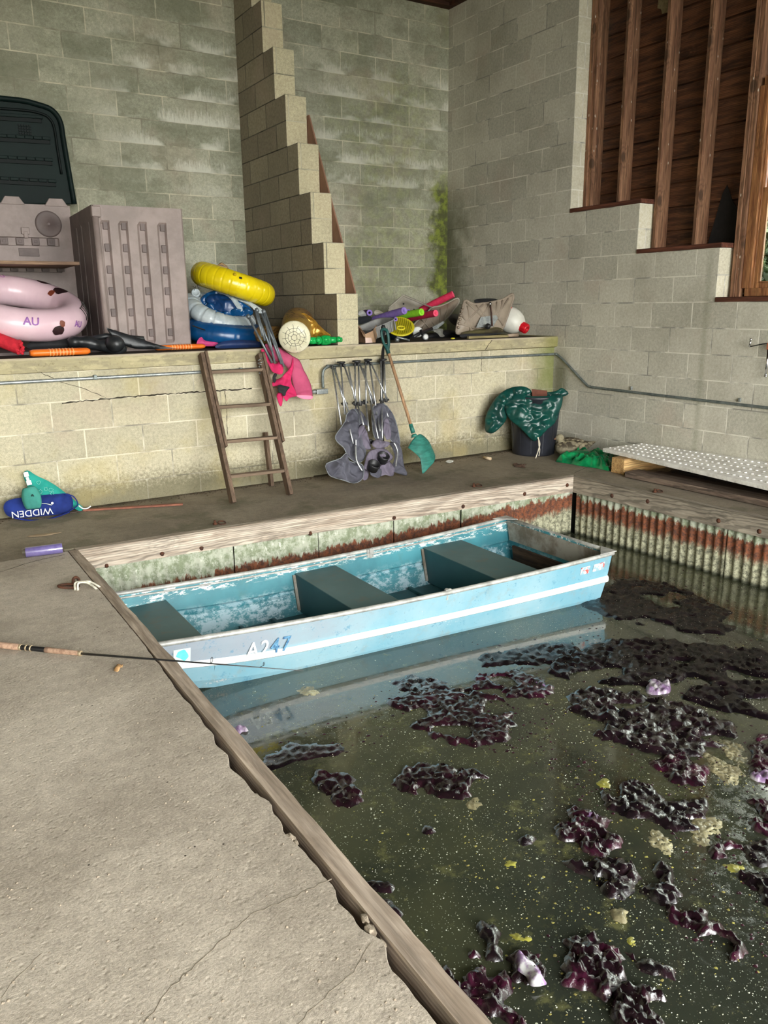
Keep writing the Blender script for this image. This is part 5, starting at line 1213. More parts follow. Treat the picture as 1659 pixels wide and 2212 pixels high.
bm = B(); tube(bm, [(dx0+.012,sd-.03,LT),(dx0+.006,sd-.03,dzt-.08)], .022, 14); link('hinge_post', bm, m_tau, parent=dr)
bm = B(); box(bm, (sx-W_,sd+.02,LT-.0), (sx-.03,1.24,LT+.02)); link('base', bm, m_taud, parent=t)
# lid leaning open
ly = 1.62
lo = [ay(u, ly) for u in ((-60,208),(40,217),(80,226),(108,236),(124,252),(132,272),(136,300),(148,370),(160,441),(0,441),(-60,441))]
bm = B(); prism(bm, lo, (0,.03,0)); lid = link('lid', bm, m_lidg, parent=t, bevel=.008)
bm = B(); tube(bm, curve([p+Vector((0,-.01,0)) for p in lo[:9]], 4), .026, 10, flat=.8); link('lid_rim', bm, m_lidg, parent=lid)
bm = B(); tube(bm, curve([ay(u, ly-.012) for u in ((-60,230),(50,238),(88,245),(106,255),(117,275),(124,320),(133,376))], 4), .010, 8); link('lid_rib', bm, m_lidd, parent=lid)
for zy, xr_ in ((258,90),(304,108),(350,113),(396,121)):
    a = ay((-60,zy-10), ly-.004); b = ay((xr_,zy), ly-.004); bm = B(); beam(bm, a, b, .02, .05, (0,1,0)) if 0 else prism(bm, [a+Vector((0,0,-.028)), b+Vector((0,0,-.028)), b+Vector((-.01,0,.028)), a+Vector((0,0,.028))], (0,-.006,0)); gr_ = link('lid_groove_shade', bm, m_lidd, parent=lid, bevel=.003)  # raised strip; the shade of a recess is put into its dark colour
    for k in range(6):
        p = b.lerp(a, .05+.115*k); bm = B(); box(bm, (p.x-.032,ly-.024,p.z+.002), (p.x+.032,ly-.004,p.z+.026)); link('lid_boss', bm, m_lidg, parent=lid, bevel=.004)
p = ay((54,283), ly-.008); bm = B()
for a in range(5):
    for b in range(5): q = p+Vector(((a-2)*.020,0,(b-2)*.020)); box(bm, (q.x-.007,ly-.012,q.z-.007), (q.x+.007,ly-.002,q.z+.007))
link('lid_emblem', bm, m_lidd, parent=lid)
# shelf board across the shed
m_shelf = wood_mat('shelf_ply', (150,122,98), (112,88,72), 'x', .7, 50, False)
a = ay((172,569), .62); bm = B(); box(bm, (-5.6,.62,a.z-.012), (a.x,1.2,a.z+.012)); tag(link('shelf_board', bm, m_shelf, bevel=.002), 'brown plywood shelf board lying across the inside of the plastic shed', 'shelf')

# swim ring, pink
def decal_torus(o2d, ctr, rot, R_, r, a0, b0, rotd=0, off=.003, sq=1):
    ca, sa = math.cos(rotd), math.sin(rotd); out = []
    for x, y in o2d:
        x, y = x*ca-y*sa, x*sa+y*ca; b = b0+y/r; a = a0+x/(R_+r*math.cos(b)); rr = r+off
        out.append(Vector(ctr)+rot@Vector(((R_+rr*math.cos(b))*math.cos(a), (R_+rr*math.cos(b))*math.sin(a), rr*math.sin(b))))
    return out
m_pink = M('pink_vinyl', (226,196,206), (216,184,196), 3, .3); m_pbr = M('print_brown', (52,30,32), (38,24,28), 20, .4); m_ppur = M('print_purple', (150,96,170), rough=.4); m_plil = M('print_lilac', (196,130,186), rough=.4)
m_pbk = M('print_black', (36,34,30), rough=.4)
pc = ay((36,663), .62); pR, pr = .375, .112; rot = Matrix.Rotation(.12, 3, 'Y')@Matrix.Rotation(.33, 3, 'X')
t = thing('swim_ring', 'large pale pink inflatable swim ring printed with dark patches and letters', 'swim ring', (pc.x,pc.y,LT))
bm = B(); torus(bm, pc, pR, pr, rot, 96, 26, .045, 60); link('ring', bm, m_pink, parent=t, smooth=True)
def tdec(txt, sz, a0, b0, mt, rd=0):
    cu = bpy.data.curves.new('print', 'FONT'); cu.body = txt; cu.size = sz; cu.resolution_u = 3; cu.offset = .0015; to = bpy.data.objects.new('t_', cu); C.objects.link(to)
    me = bpy.data.meshes.new_from_object(to.evaluated_get(bpy.context.evaluated_depsgraph_get())); bpy.data.objects.remove(to)
    bm = B(); bm.from_mesh(me); bmesh.ops.triangulate(bm, faces=bm.faces); bmesh.ops.subdivide_edges(bm, edges=[e for e in bm.edges if e.calc_length() > .012], cuts=2)
    P = decal_torus([(v.co.x, v.co.y) for v in bm.verts], pc, rot, pR, pr, a0, b0, rd)
    for v, p in zip(bm.verts, P): v.co = p
    return link('print', bm, mt, parent=t, solid=.0006)
# angles: -pi/2 faces the viewer
tdec('AU', .075, -1.62, .35, m_ppur); tdec('AU', .06, -.82, .15, m_ppur, -.3); tdec('AU', .055, 1.9, 1.9, m_plil, PI)
def tblob(a0, b0, s, mt, seed, el=1):
    P2 = [(s*el*math.cos(k*PI/9)*(1+.3*noise.noise(Vector((math.cos(k*PI/9)*1.6,math.sin(k*PI/9)*1.6,seed)))), s*math.sin(k*PI/9)*(1+.3*noise.noise(Vector((math.cos(k*PI/9)*1.6,math.sin(k*PI/9)*1.6,seed+3))))) for k in range(18)]
    bm = B(); n = 5; rings = []
    for q in range(1, n+1): rings.append([bm.verts.new(p) for p in decal_torus([(x*q/n, y*q/n) for x, y in P2], pc, rot, pR, pr, a0, b0)])
    cv = bm.verts.new(decal_torus([(0,0)], pc, rot, pR, pr, a0, b0)[0])
    for k in range(18):
        bm.faces.new((cv, rings[0][k], rings[0][(k+1) % 18]))
        for q in range(n-1): bm.faces.new((rings[q][k], rings[q][(k+1) % 18], rings[q+1][(k+1) % 18], rings[q+1][k]))
    link('print', bm, mt, parent=t, solid=.0006)
m_prb = M('print_rust', (120,58,40), rough=.4)
tblob(-1.12, .02, .036, m_pbr, 1, 1.3); tblob(-1.05, .42, .022, m_prb, 2); tblob(.45, 1.75, .045, m_pbr, 5, 1.3); tblob(.55, 2.3, .028, m_prb, 8); tblob(.95, 1.4, .04, m_pbr, 15, 1.2); tblob(2.6, 1.6, .04, m_pbr, 9); tblob(-2.3, .1, .035, m_pbr, 11)
for k in range(6):
    a0 = -.42+k*.085; P = decal_torus([(0, -.045),(0.004,-.015),(0,.02),(0,.05)], pc, rot, pR, pr, a0, .55, .0); bm = B(); tube(bm, P, .0035, 6); 
    P = decal_torus([(-.01, .052),(.012,.052)], pc, rot, pR, pr, a0, .55); tube(bm, P, .003, 6); link('print', bm, m_pbk, parent=t)

# red foam noodle, orange handles, outboard
m_redf = M('red_foam', (206,34,52), (180,22,40), 30, .8, 0, .5, 120)
a = ay((-60,712), .30); b = ay((42,751), .13); a.z = max(a.z, LT+.06); bm = B(); tube(bm, [a, a.lerp(b, .5), b], .046, 20, cap=False)
for v in bm.verts: v.co += Vector((0,0,.004*noise.noise(v.co*40)))
bm2 = tube(bm, [b+(a-b)*.02, b+(a-b)*.3], .020, 12, cap=True)
for k in range(20):
    an = 2*PI*k/20; s_ = Vector((math.cos(an)*.6,math.cos(an)*.2,math.sin(an)))*random.uniform(.022,.046); lathe(bm, [(.001,-.012),(.013,-.004),(.011,.006),(.001,.012)], 7, b+s_+(b-a).normalized()*random.uniform(-.01,.01))
tag(link('foam_noodle', bm, m_redf), 'torn red foam noodle end at the shed foot under the pink ring', 'foam noodle')
m_org = M('orange_plastic', (238,124,40), (222,104,28), 6, .35)
def handle(ua, ub, y, lab, w=.05, h=.045):
    a = ay(ua, y); b = ay(ub, y); a.z = b.z = LT+h/2+.003; t = thing('orange_paddle', lab, 'paddle', (a+b)/2); bm = B(); L = (b-a).length; d = (b-a).normalized()
    tube(bm, [a, a+d*.02, a+d*L*.3, a+d*L*.7, b-d*.02, b], [w*.35, w*.48, w*.5, w*.5, w*.46, w*.3], 16, flat=h/w); link('body', bm, m_org, parent=t)
    for k in range(8):
        p = a+d*L*(.32+.055*k); bm = B(); tube(bm, [p-d*.004, p+d*.004], w*.52, 16, flat=h/w*1.02); link('grip_ridge', bm, M('orange_light', (246,170,104), rough=.4), parent=t)
    return t
handle((64,760), (194,760), .03, 'orange ribbed plastic paddle at the ledge edge below the pink ring', .075, .05)
handle((335,747), (442,747), .20, 'second orange ribbed plastic piece behind the ladder top, by the shed door', .06, .04)
m_iron = M('outboard_black', (44,46,50), (26,28,30), 14, .4, .1, .2, 80)
t = thing('outboard_motor', 'small black outboard lower unit with blade lying before the shed door', 'outboard motor', ay((225,755), .18))
def cp(u, y, dz=0): p = ay(u, y); p.z = max(p.z, LT+.015)+dz; return p
bm = B(); tube(bm, curve([cp((148,742), .2), cp((165,738), .2), cp((190,740), .2), cp((212,745), .18), cp((235,748), .15), cp((262,754), .12), cp((266,756), .12)], 4), [.03,.04,.05,.055,.05,.045,.05,.058,.06,.06,.055,.05,.048,.052,.056,.058,.06,.064,.066,.066,.06,.05,.04,.03,.02], 16, flat=.8); link('gear_case', bm, m_iron, parent=t)
bm = B(); lathe(bm, [(.02,-.06),(.055,-.045),(.062,0),(.05,.04),(.02,.06),(.004,.062)], 20, cp((250,752), .08, .03), align((.3,-1,0))); link('hub', bm, m_iron, parent=t)
bm = B(); tube(bm, [cp((190,733), .25), cp((230,726), .22), cp((310,732), .2), cp((312,738), .2)], [.02,.022,.02,.008], 10); link('bracket', bm, m_iron, parent=t)
bl = [cp(u, .14) for u in ((230,708),(236,710),(262,718),(292,728),(330,742),(370,752),(396,756),(380,760),(330,760),(290,754),(262,744),(246,732),(236,720))]
for p in bl: p.z = max(p.z, LT+.006)
bm = patch(bl, (0,-1,.15), .02, lambda x, y, d: min(1, d/.02)*.012, both=True); link('blade', bm, m_iron, parent=t, smooth=True)
random.seed(12)
def lump(us, y, mat, lab, name, cat, bulge=.03, freq=20, amp=.008, parent=None, res=.014, both=True, N=(0,-1,.1)):
    P = [ay(u, y) for u in us]
    for p in P: p.z = max(p.z, LT)
    k = random.uniform(0, 40)
    bm = patch(P, N, res, lambda x, z, d: min(1, d/.04)*(bulge+amp*max(-1, ridged(x, z, freq*.5, k)))+amp*.4*nz(x, z, freq, k), both=both)
    o = link(name, bm, mat, smooth=True, parent=parent)
    if lab: tag(o, lab, cat)
    return o
m_dk = M('dark_rag', (30,30,34), (22,22,24), 12, .8, 0, .4, 60); m_pkc = M('pink_rag', (206,70,130), (170,50,104), 14, .6, 0, .3, 50); m_nav = M('navy_rag', (24,48,96), (18,34,70), 8, .6, 0, .3, 60)
lump([(60,752),(66,738),(110,730),(150,732),(160,745),(150,756),(100,758)], .32, m_dk, 'dark cloth lying under the pink ring', 'rag', 'cloth')
lump([(426,746),(428,734),(436,728),(444,736),(470,740),(472,747),(450,748)], .25, m_pkc, 'crumpled magenta plastic scrap under the blue float', 'plastic_rag', 'plastic scrap')
lump([(466,752),(480,738),(520,734),(560,738),(562,754),(520,756)], .18, m_nav, 'navy cloth bundle wedged beneath the blue float', 'rag', 'cloth')
for i, u in enumerate(((413,738),(421,737))):
    p = ay(u, .28); p.z = LT+.014; bm = B(); lathe(bm, [(.013,-.012),(.015,0),(.013,.012)], 14, p); tag(link('small_knob', bm, M('knob_grey', (110,104,116), rough=.4)), 'tiny grey knob on the ledge beside the shed door', 'knob', 'grey knobs by the shed door')

# float lounge and yellow tube
m_blue = M('vinyl_blue', (14,76,128), (11,62,110), 5, .28); m_wv = M('vinyl_white', (188,196,200), (150,162,170), 6, .32); m_dblue = M('vinyl_navy', (18,56,104), (14,44,84), 8, .3); m_gryv = M('vinyl_grime', (92,90,88), (66,66,66), 8, .5)
fc = ay((484,703), .50); fc.z = LT+.115; t = thing('lounge_float', 'blue and white inflatable lounge float slumped on the ledge under the yellow tube', 'pool float', (fc.x,fc.y,LT))
rot = Matrix.Rotation(.10, 3, 'Y')@Matrix.Rotation(.14, 3, 'X'); bm = B(); torus(bm, fc, .235, .098, rot, 160, 24, .05, 18, .9, rz=.092); link('ring', bm, m_blue, parent=t, smooth=True)
rot2 = Matrix.Rotation(.24, 3, 'Y')@Matrix.Rotation(.40, 3, 'X'); fc2 = fc+Vector((-.015,.05,.15)); bm = B(); torus(bm, fc2, .225, .085, rot2, 160, 24, .22, 17, .95, rz=.07); link('top_ring', bm, m_wv, parent=t, smooth=True)
N2 = Vector((-.35,-.9,.55)).normalized(); FP = fc2+N2*.07
def fpp(us, off, mt, nm, bulge=.012, amp=.012, fr=16): return cloth([c2(*u) for u in us], FP, N2, mt, t, off, bulge, fr, amp, .6, .010, name=nm, both=True, rim=.03)
fpp([(275,400),(330,350),(420,330),(500,350),(560,400),(640,440),(700,490),(690,530),(600,540),(500,540),(400,530),(310,470)], .01, m_blue, 'seat', .02, .02)
fpp([(320,400),(390,355),(480,370),(540,420),(560,480),(530,500),(440,500),(370,460)], .04, m_dblue, 'seat_well', .012, .012)
fpp([(400,330),(440,322),(540,360),(590,430),(620,490),(590,495),(550,440),(500,380),(420,350)], .05, m_wv, 'piping_fold', .012, .01)
fpp([(560,375),(640,400),(760,470),(790,510),(740,510),(660,440),(580,410)], .035, m_wv, 'piping_fold', .012, .01)
fpp([(150,480),(200,500),(300,540),(420,530),(560,570),(660,590),(690,620),(560,630),(400,620),(260,580),(170,530)], -.01, m_gryv, 'worn_patch', .01, .01)
for u, s_ in (((238,352),.030),((195,455),.034),((512,585),.030),((300,520),.02)):
    p = hit(c2(*u), FP+N2*.02, N2); bm = B(); lathe(bm, [(s_*1.15,-.03),(s_*1.15,.012),(s_,.016),(s_*.8,.006),(s_*.3,.002),(.001,.001)], 24, p, align(N2)); link('cup_holder', bm, m_wv, parent=t)
bm = B(); p = ay(c2(265,635), .22); lathe(bm, [(.001,-.01),(.05,-.006),(.056,0),(.05,.008),(.001,.01)], 24, (0,0,0)); bmesh.ops.transform(bm, matrix=Matrix.Translation(p+Vector((0,.01,0)))@(Matrix.Rotation(.35, 4, 'Y')@Matrix.Diagonal((1,.5,.45,1))), verts=bm.verts); link('handle_pad', bm, m_dk, parent=t)
text('float_lettering', 'XE', .05, hit(c2(222,330), FP+N2*.035, N2), Vector((.95,0,.2)), Vector((0,.3,.9)), m_pbk, t)
m_yel = M('yellow_vinyl', (232,208,24), (214,186,12), 4, .22)
yc = ay((504,614), .62); t = thing('inner_tube', 'bright yellow inflatable tube tilted on top of the blue and white float', 'inflatable tube', yc)
vd = (yc-CAM).normalized(); rot = Matrix.Rotation(.30, 3, 'Y')@Matrix.Rotation(.12, 3, 'X')
bm = B(); torus(bm, yc, .258, .094, rot, 360, 26, .055, 30, rz=.098); link('ring', bm, m_yel, parent=t, smooth=True)
p = ay(c2(445,185), yc.y-.30); 
P = decal_torus([(0,0)], yc, rot, .258, .094, -1.95, .75)[0]; bm = B(); lathe(bm, [(.012,-.002),(.014,.004),(.008,.008),(.004,.016)], 12, P, align(P-yc)); link('valve', bm, M('valve_clear', (190,160,30), rough=.2), parent=t)
P = decal_torus([(x, y) for x, y in ((-.012,-.008),(.012,-.008),(.012,.010),(-.012,.010))], yc, rot, .258, .094, -1.8, .62, .2); bm = B(); bm.faces.new([bm.verts.new(q) for q in P]); link('print', bm, m_pbk, parent=t, solid=.0008)
g = G('log_brown', .35, 0, .5); k = g.n('TexWave'); g.l(g.P, k.inputs[0]); k.wave_type = 'RINGS'; k.inputs['Scale'].default_value = 16; k.inputs['Distortion'].default_value = 6; k.inputs['Detail Scale'].default_value = 1.2; k.inputs['Detail'].default_value = 1
c = g.mix(g.step(k.outputs['Fac'], .84, .95), g.mix(g.step(g.noise(4, 3), .4, .65), rgb(134,100,64), rgb(176,140,60)), rgb(60,40,28)); m_log = g.col(c)
bm = B(); q = [ay(c2(*u), 1.0) for u in ((400,135),(450,100),(490,125),(520,165))]; q += [Vector((q[-1].x,1.0,LT)), Vector((q[0].x,1.0,LT))]; prism(bm, q, (0,.04,0)); tag(link('log_float_end', bm, m_log, bevel=.006), 'brown wood grain float tip poking up behind the yellow tube', 'pool float')
# log float
ca_ = ay((636,728), -.17); cb_ = ay((648,694), .62); cb_.z = max(cb_.z, LT+.14)
t = thing('log_float', 'inflatable log float with cream end and wood grain rings, hanging past the ledge edge', 'pool float', (ca_.x,.2,LT))
R_ = align(ca_-cb_); d = (ca_-cb_).normalized(); bm = B(); mid_ = ca_.lerp(cb_, .33); mid_.z = LT+.128; tube(bm, [ca_, ca_-d*.02, ca_-d*.1, mid_, ca_.lerp(cb_, .6)+Vector((0,0,.03)), cb_+d*.08, cb_+d*.01, cb_], [.105,.118,.120,.122,.128,.125,.11,.06], 32); link('body', bm, m_log, parent=t, smooth=False)
m_crm = M('cream_vinyl', (226,222,196), (206,200,170), 8, .35); bm = B(); lathe(bm, [(.121,-.012),(.123,.0),(.116,.012),(.06,.024),(.001,.026)], 36, ca_, R_); e = link('end_cap', bm, m_crm, parent=t)
for r in (.022,.045,.070,.097):
    P = []
    for k in range(40):
        a = 2*PI*k/40; rr = r*(1+.16*noise.noise(Vector((math.cos(a)*1.5, math.sin(a)*1.5, r*60)))); z_ = .0275-.10*rr*rr/.12-(.006 if rr > .09 else 0); P.append(ca_+R_@Vector((rr*math.cos(a), rr*math.sin(a), z_)))
    bm = B(); tube(bm, P, .0014, 5, closed=True); link('printed_ring', bm, m_pbk, parent=e)
for k in range(12):
    a = 2*PI*k/12+.1; P = [ca_+R_@Vector((rr*math.cos(a+.2*nz(rr*20, k, 1)), rr*math.sin(a+.2*nz(rr*20, k, 1)), .0275-.10*rr*rr/.12-(.006 if rr > .09 else 0))) for rr in [(.02 if k % 2 else .05)+.1*q/6*(1 if k % 2 else .7) for q in range(7)]]
    bm = B(); tube(bm, P, .0011, 5); link('printed_ring', bm, m_pbk, parent=e)
bm = B(); tube(bm, [ay(c2(715,720), .25), ay(c2(760,700), .25), ay(c2(830,690), .3), ay(c2(900,690), .35)], [.05,.07,.075,.07], 20); tag(link('log_float', bm, m_log), 'second brown wood grain float lying behind the grey chair legs', 'pool float')
m_gold = M('gold_foil', (206,160,62), (150,104,34), 22, .3, .35, .5, 60)
lump([c2(*u) for u in ((1130,640),(1090,560),(1110,510),(1200,560),(1240,610),(1290,660),(1335,700),(1240,715),(1150,720))], .10, m_gold, 'crinkled golden deflated float between the log float and the block buttress', 'gold_float', 'pool float', .04, 34, .02)
m_lime = M('toy_green', (22,176,84), (16,150,70), 6, .22)
t = thing('toy_blaster', 'bright green knobbly plastic toy lying at the ledge edge before the buttress', 'toy', ay((703,742), .02))
for a_, b_, r_ in (((668,739),(684,738),.030),((684,738),(692,738),.034),((694,736),(712,735),.040),((712,735),(728,736),.026),((728,736),(737,736),.030)):
    a = ay(a_, .02); b = ay(b_, .02); a.z = b.z = LT+.042; bm = B(); d_ = (b-a).normalized(); tube(bm, [a-d_*.004, a+d_*.004, a.lerp(b, .5), b-d_*.004, b+d_*.004], [r_*.7, r_*.95, r_, r_*.95, r_*.7], 18); link('segment', bm, m_lime, parent=t)
for u in ((672,740),(688,740),(704,737),(732,737)):
    a = ay(u, -.012); a.z = LT+.046; bm = B(); lathe(bm, [(.001,-.02),(.020,-.012),(.024,0),(.020,.012),(.001,.02)], 16, a, align((0,1,0))); link('segment', bm, m_lime, parent=t)

# pink camp chair hanging over the edge
m_pk1 = fab('pink_canvas', (190,84,118), (170,72,104)); m_pk2 = fab('hot_pink_canvas', (206,46,98), (184,38,86)); m_grod = M('grey_rod', (112,118,122), (92,98,102), 20, .4, .3)
HP = Vector((-3.0,-.06,1.05)); HN = Vector((-.05,-1,.33)).normalized()
t = thing('camp_chair', 'pink folded camp chair with grey legs hanging head down over the ledge edge', 'camp chair', (-2.95,-.03,LT))
for a_, b_, c_, d_ in ((665,540,860,920),(720,490,780,700),(735,485,800,740),(725,500,860,830),(788,500,880,920),(800,505,955,950),(770,520,900,800),(800,560,935,930)):
    bm = B(); tube(bm, [hit(c2(a_, b_), HP+HN*.03, HN), hit(c2(c_, d_), HP+HN*.05, HN)], .0085, 10); link('leg', bm, m_grod, parent=t)
for u in ((665,540),(735,488),(790,500)):
    p = hit(c2(*u), HP+HN*.03, HN); bm = B(); lathe(bm, [(.014,-.016),(.016,.0),(.012,.014)], 12, p, align((-.3,.4,1))); link('foot_cap', bm, m_grod, parent=t)
cloth([c2(*u) for u in ((800,775),(850,770),(930,800),(1025,865),(1080,900),(1115,975),(1150,1040),(1182,1130),(1180,1212),(1120,1210),(1060,1192),(1030,1100),(1000,1000),(960,930),(880,900))], HP, HN, m_pk1, t, -.01, .035, 10, .008, .9, .011, name='fabric')
cloth([c2(*u) for u in ((768,815),(800,812),(850,880),(880,930),(930,900),(950,960),(940,1010),(900,1010),(860,990),(820,920))], HP, HN, m_pk2, t, .02, .012, 26, .014, .3, .010, name='fabric')
cloth([c2(*u) for u in ((855,1110),(870,1070),(930,1040),(960,1010),(1010,950),(1028,870),(1032,960),(1010,1060),(1050,1150),(1055,1190),(1000,1205),(975,1232),(935,1180),(920,1110))], HP, HN, m_pk2, t, .03, .016, 30, .020, .5, .010, name='fabric')
cloth([c2(*u) for u in ((895,1180),(930,1150),(945,1190),(940,1260),(925,1272),(905,1230))], HP, HN, m_pk2, t, .02, .01, 18, .006, .5, .010, name='fabric')
cloth([c2(*u) for u in ((1060,1192),(1075,1180),(1182,1185),(1180,1214),(1110,1212))], HP, HN, M('pink_pale', (244,138,170), rough=.8), t, .03, .006, 18, .002, .5, .010, name='hem')
cloth([c2(*u) for u in ((902,1112),(925,1096),(950,1104),(1000,1118),(985,1140),(972,1160),(968,1182),(950,1190),(938,1168),(918,1160),(906,1140))], HP, HN, m_dk, t, .06, .008, 34, .014, .5, .010, name='strap_bundle')
cloth([c2(*u) for u in ((862,1040),(872,1012),(884,1004),(900,1018),(888,1040),(892,1062),(876,1084),(864,1070))], HP, HN, m_dk, t, .035, .006, 34, .012, .5, .010, name='strap_bundle')

# ------------------------------------------------------------------ right hand part of the ledge
m_bei = M('beige_plastic', (150,136,120), (128,116,102), 7, .5, 0, .15, 120); m_bein = M('beige_shell', (166,160,146), (140,134,122), 6, .5, 0, .1, 100)
m_card = M('cardboard', (190,156,124), (170,136,108), 10, .85); m_greyp = M('grey_tub', (168,168,164), (140,140,138), 8, .45)
t = thing('cardboard_box', 'small open cardboard box beside the block buttress', 'box', ay(c3(175,460), .12))
y0 = .10
def quad(us, ys_, mt, nm, solid=.004):
    bm = B(); vv = [ay(c3(*u), y) for u, y in zip(us, ys_)]
    for p in vv: p.z = max(p.z, LT+.001)
    bm.faces.new([bm.verts.new(p) for p in vv]); return link(nm, bm, mt, parent=t, solid=solid)
quad([(112,345),(160,400),(165,468),(112,468)], [.30,.14,.14,.30], m_card, 'side'); quad([(160,405),(215,380),(235,468),(165,470)], [.14,.14,.14,.14], m_card, 'front'); quad([(215,380),(240,340),(252,385),(235,468)], [.14,.30,.34,.14], m_card, 'side'); quad([(110,340),(125,350),(165,420),(150,420)], [.33,.30,.12,.12], m_card, 'flap'); quad([(162,430),(205,430),(215,470),(165,470)], [.135]*4, M('box_label', (224,196,184), rough=.7), 'box_label', .001)
def scoop_bin(us_top, us_bot, y1, y2, lab, mt, nm):  # shallow tub seen side on
    global t
    A = [ay(c3(*u), y1) for u in us_top]; Bq = [ay(c3(*u), y2) for u in us_bot]
    for p in A+Bq: p.z = max(p.z, LT+.003)
    bm = B(); a = [bm.verts.new(p) for p in A]; b = [bm.verts.new(p) for p in Bq]; n = len(a)
    for k in range(n-1): bm.faces.new((a[k], a[k+1], b[k+1], b[k])).smooth = True
    return bm
t = thing('grey_tub', 'shallow light grey plastic tub above the cardboard box', 'tub', ay(c3(220,350), .3))
cen = ay(c3(222,330), .42); bm = B(); rim_ = []; R4 = Matrix.Rotation(-.32, 3, 'Y')
Lx, Ly = .30, .16
for lvl, (k_, zz) in enumerate(((1.06,.0),(1.0,-.008),(.98,-.012),(.86,-.10),(.6,-.105),(.0,-.105))):
    ring = []
    for q in range(40):
        a = 2*PI*q/40; ca, sa = math.cos(a), math.sin(a); s = (abs(ca)**5+abs(sa)**5)**(-1/5); ring.append(bm.verts.new(cen+R4@Vector((Lx*.5*s*ca*k_*1.0+.0, Ly*s*sa*k_, zz)))) if k_ else None
    rim_.append(ring)
for a, b in zip(rim_[:-1], rim_[1:-1]):
    for q in range(40): bm.faces.new((a[q], a[(q+1) % 40], b[(q+1) % 40], b[q])).smooth = True
bm.faces.new(rim_[4]); link('tub', bm, m_greyp, parent=t, solid=.004)
for k in range(7):
    p = cen+R4@Vector((-.12+.04*k, -.16, -.05)); bm = B(); beam(bm, p+R4@Vector((0,0,.035)), p+R4@Vector((0,.018,-.045)), .01, .008, (0,1,0)); link('rib', bm, m_greyp, parent=t)
lump([c3(*u) for u in ((106,290),(130,278),(200,276),(205,300),(180,318),(120,336),(106,330))], .5, M('net_dark', (24,28,34), (18,20,24), 30, .9, 0, .8, 90), 'dark net bundle lying in the grey tub', 'net_bundle', 'net', .03, 40, .012)
lump([c3(*u) for u in ((112,260),(125,238),(150,236),(172,262),(160,276),(130,276))], .75, m_greyp, 'pale grey rounded plastic piece at the buttress foot', 'plastic_piece', 'plastic piece', .04, 10, .003)
lump([c3(*u) for u in ((230,262),(232,236),(260,232),(290,250),(296,266),(260,270))], .8, m_bein, 'pale shell shaped plastic piece behind the purple noodles', 'plastic_piece', 'plastic piece', .03, 12, .004)
m_fp = M('noodle_purple', (148,124,200), (132,108,184), 30, .8, 0, .2, 160); m_fg = M('noodle_green', (150,222,48), (134,206,36), 30, .8, 0, .2, 160); m_fr = M('noodle_red', (212,44,84), (196,34,72), 30, .8, 0, .2, 160); m_fpk = M('noodle_end_pink', (238,86,118), rough=.8); m_hole = M('noodle_hole', (40,24,40), rough=.9)
def noodle(ua, ya, ub, yb, r, mt, lab, end=None):
    a = ay(c3(*ua), ya); b = ay(c3(*ub), yb); a.z = max(a.z, LT+r); t = thing('foam_noodle', lab, 'foam noodle', (a+b)/2, 'foam noodles on the ledge'); d = (b-a).normalized(); R_ = align(d)
    bm = B(); tube(bm, [a, a.lerp(b, .5)+Vector((0,0,.004)), b], r, 24, cap=False); link('tube', bm, mt, parent=t)
    bm = B(); lathe(bm, [(r,-.001),(r*.97,.003),(r*.42,.003),(r*.40,-.03)], 24, b, R_, cap=False); link('end_face', bm, end or mt, parent=t)
    bm = B(); lathe(bm, [(r*.41,-.03),(r*.2,-.028),(.001,-.028)], 16, b, R_, cap=False); link('hole', bm, m_hole, parent=t)
noodle((230,300), .8, (442,236), .36, .033, m_fp, 'thick purple foam noodle pointing out over the yellow lid')
noodle((300,300), .9, (566,246), .38, .033, m_fg, 'lime green foam noodle between the purple and the red one')
noodle((450,300), .9, (668,254), .42, .031, m_fr, 'red foam noodle with pink end lying right of the green one', m_fpk)
noodle((560,235), 1.0, (792,118), .75, .034, m_fr, 'long red noodle raised above the beige boat seats', m_fpk)
noodle((150,255), 1.3, (193,251), .72, .028, m_fp, 'lilac noodle end facing out above the grey tub')
noodle((330,290), .9, (380,298), .40, .019, m_fp, 'thin purple noodle end below the thick purple one')
noodle((470,255), 1.3, (472,240), .95, .02, m_fp, 'lilac noodle end mostly hidden behind the green one')
# bucket with yellow lid
m_ylid = M('lid_yellow', (220,206,40), (196,184,40), 8, .45); m_ylid2 = M('lid_olive', (150,142,24), rough=.5); m_bdark = M('bucket_blue', (38,56,84), (30,46,70), 6, .5)
bc = ay(c3(412,352), .42); t = thing('bucket', 'dark blue bucket tipped forward with ribbed yellow lid', 'bucket', (bc.x,bc.y,LT)); Nb = Vector((-.25,-.55,.78)).normalized(); R_ = align(Nb)
bm = B(); lathe(bm, [(.095,-.18),(.105,-.17),(.122,-.01),(.126,0)], 36, bc, R_); 
for v in bm.verts: v.co.z = max(v.co.z, LT+.002)
link('pail', bm, m_bdark, parent=t)
bm = B(); lathe(bm, [(.118,-.004),(.131,-.004),(.132,.008),(.122,.012),(.116,.006),(.001,.007)], 40, bc, R_); ld = link('lid', bm, m_ylid, parent=t)
for k in range(-6, 7):
    h_ = math.sqrt(max(0, .11**2-(k*.017)**2)); bm = B(); beam(bm, bc+R_@Vector((k*.017,-h_,.010)), bc+R_@Vector((k*.017,h_,.012)), .007, .012, Nb); link('lid_rib', bm, m_ylid2, parent=ld)
bm = B(); torus(bm, bc+R_@Vector((.0,-.04,.02)), .035, .008, R_, 24, 8, sq=.7); link('handle', bm, m_ylid, parent=ld)
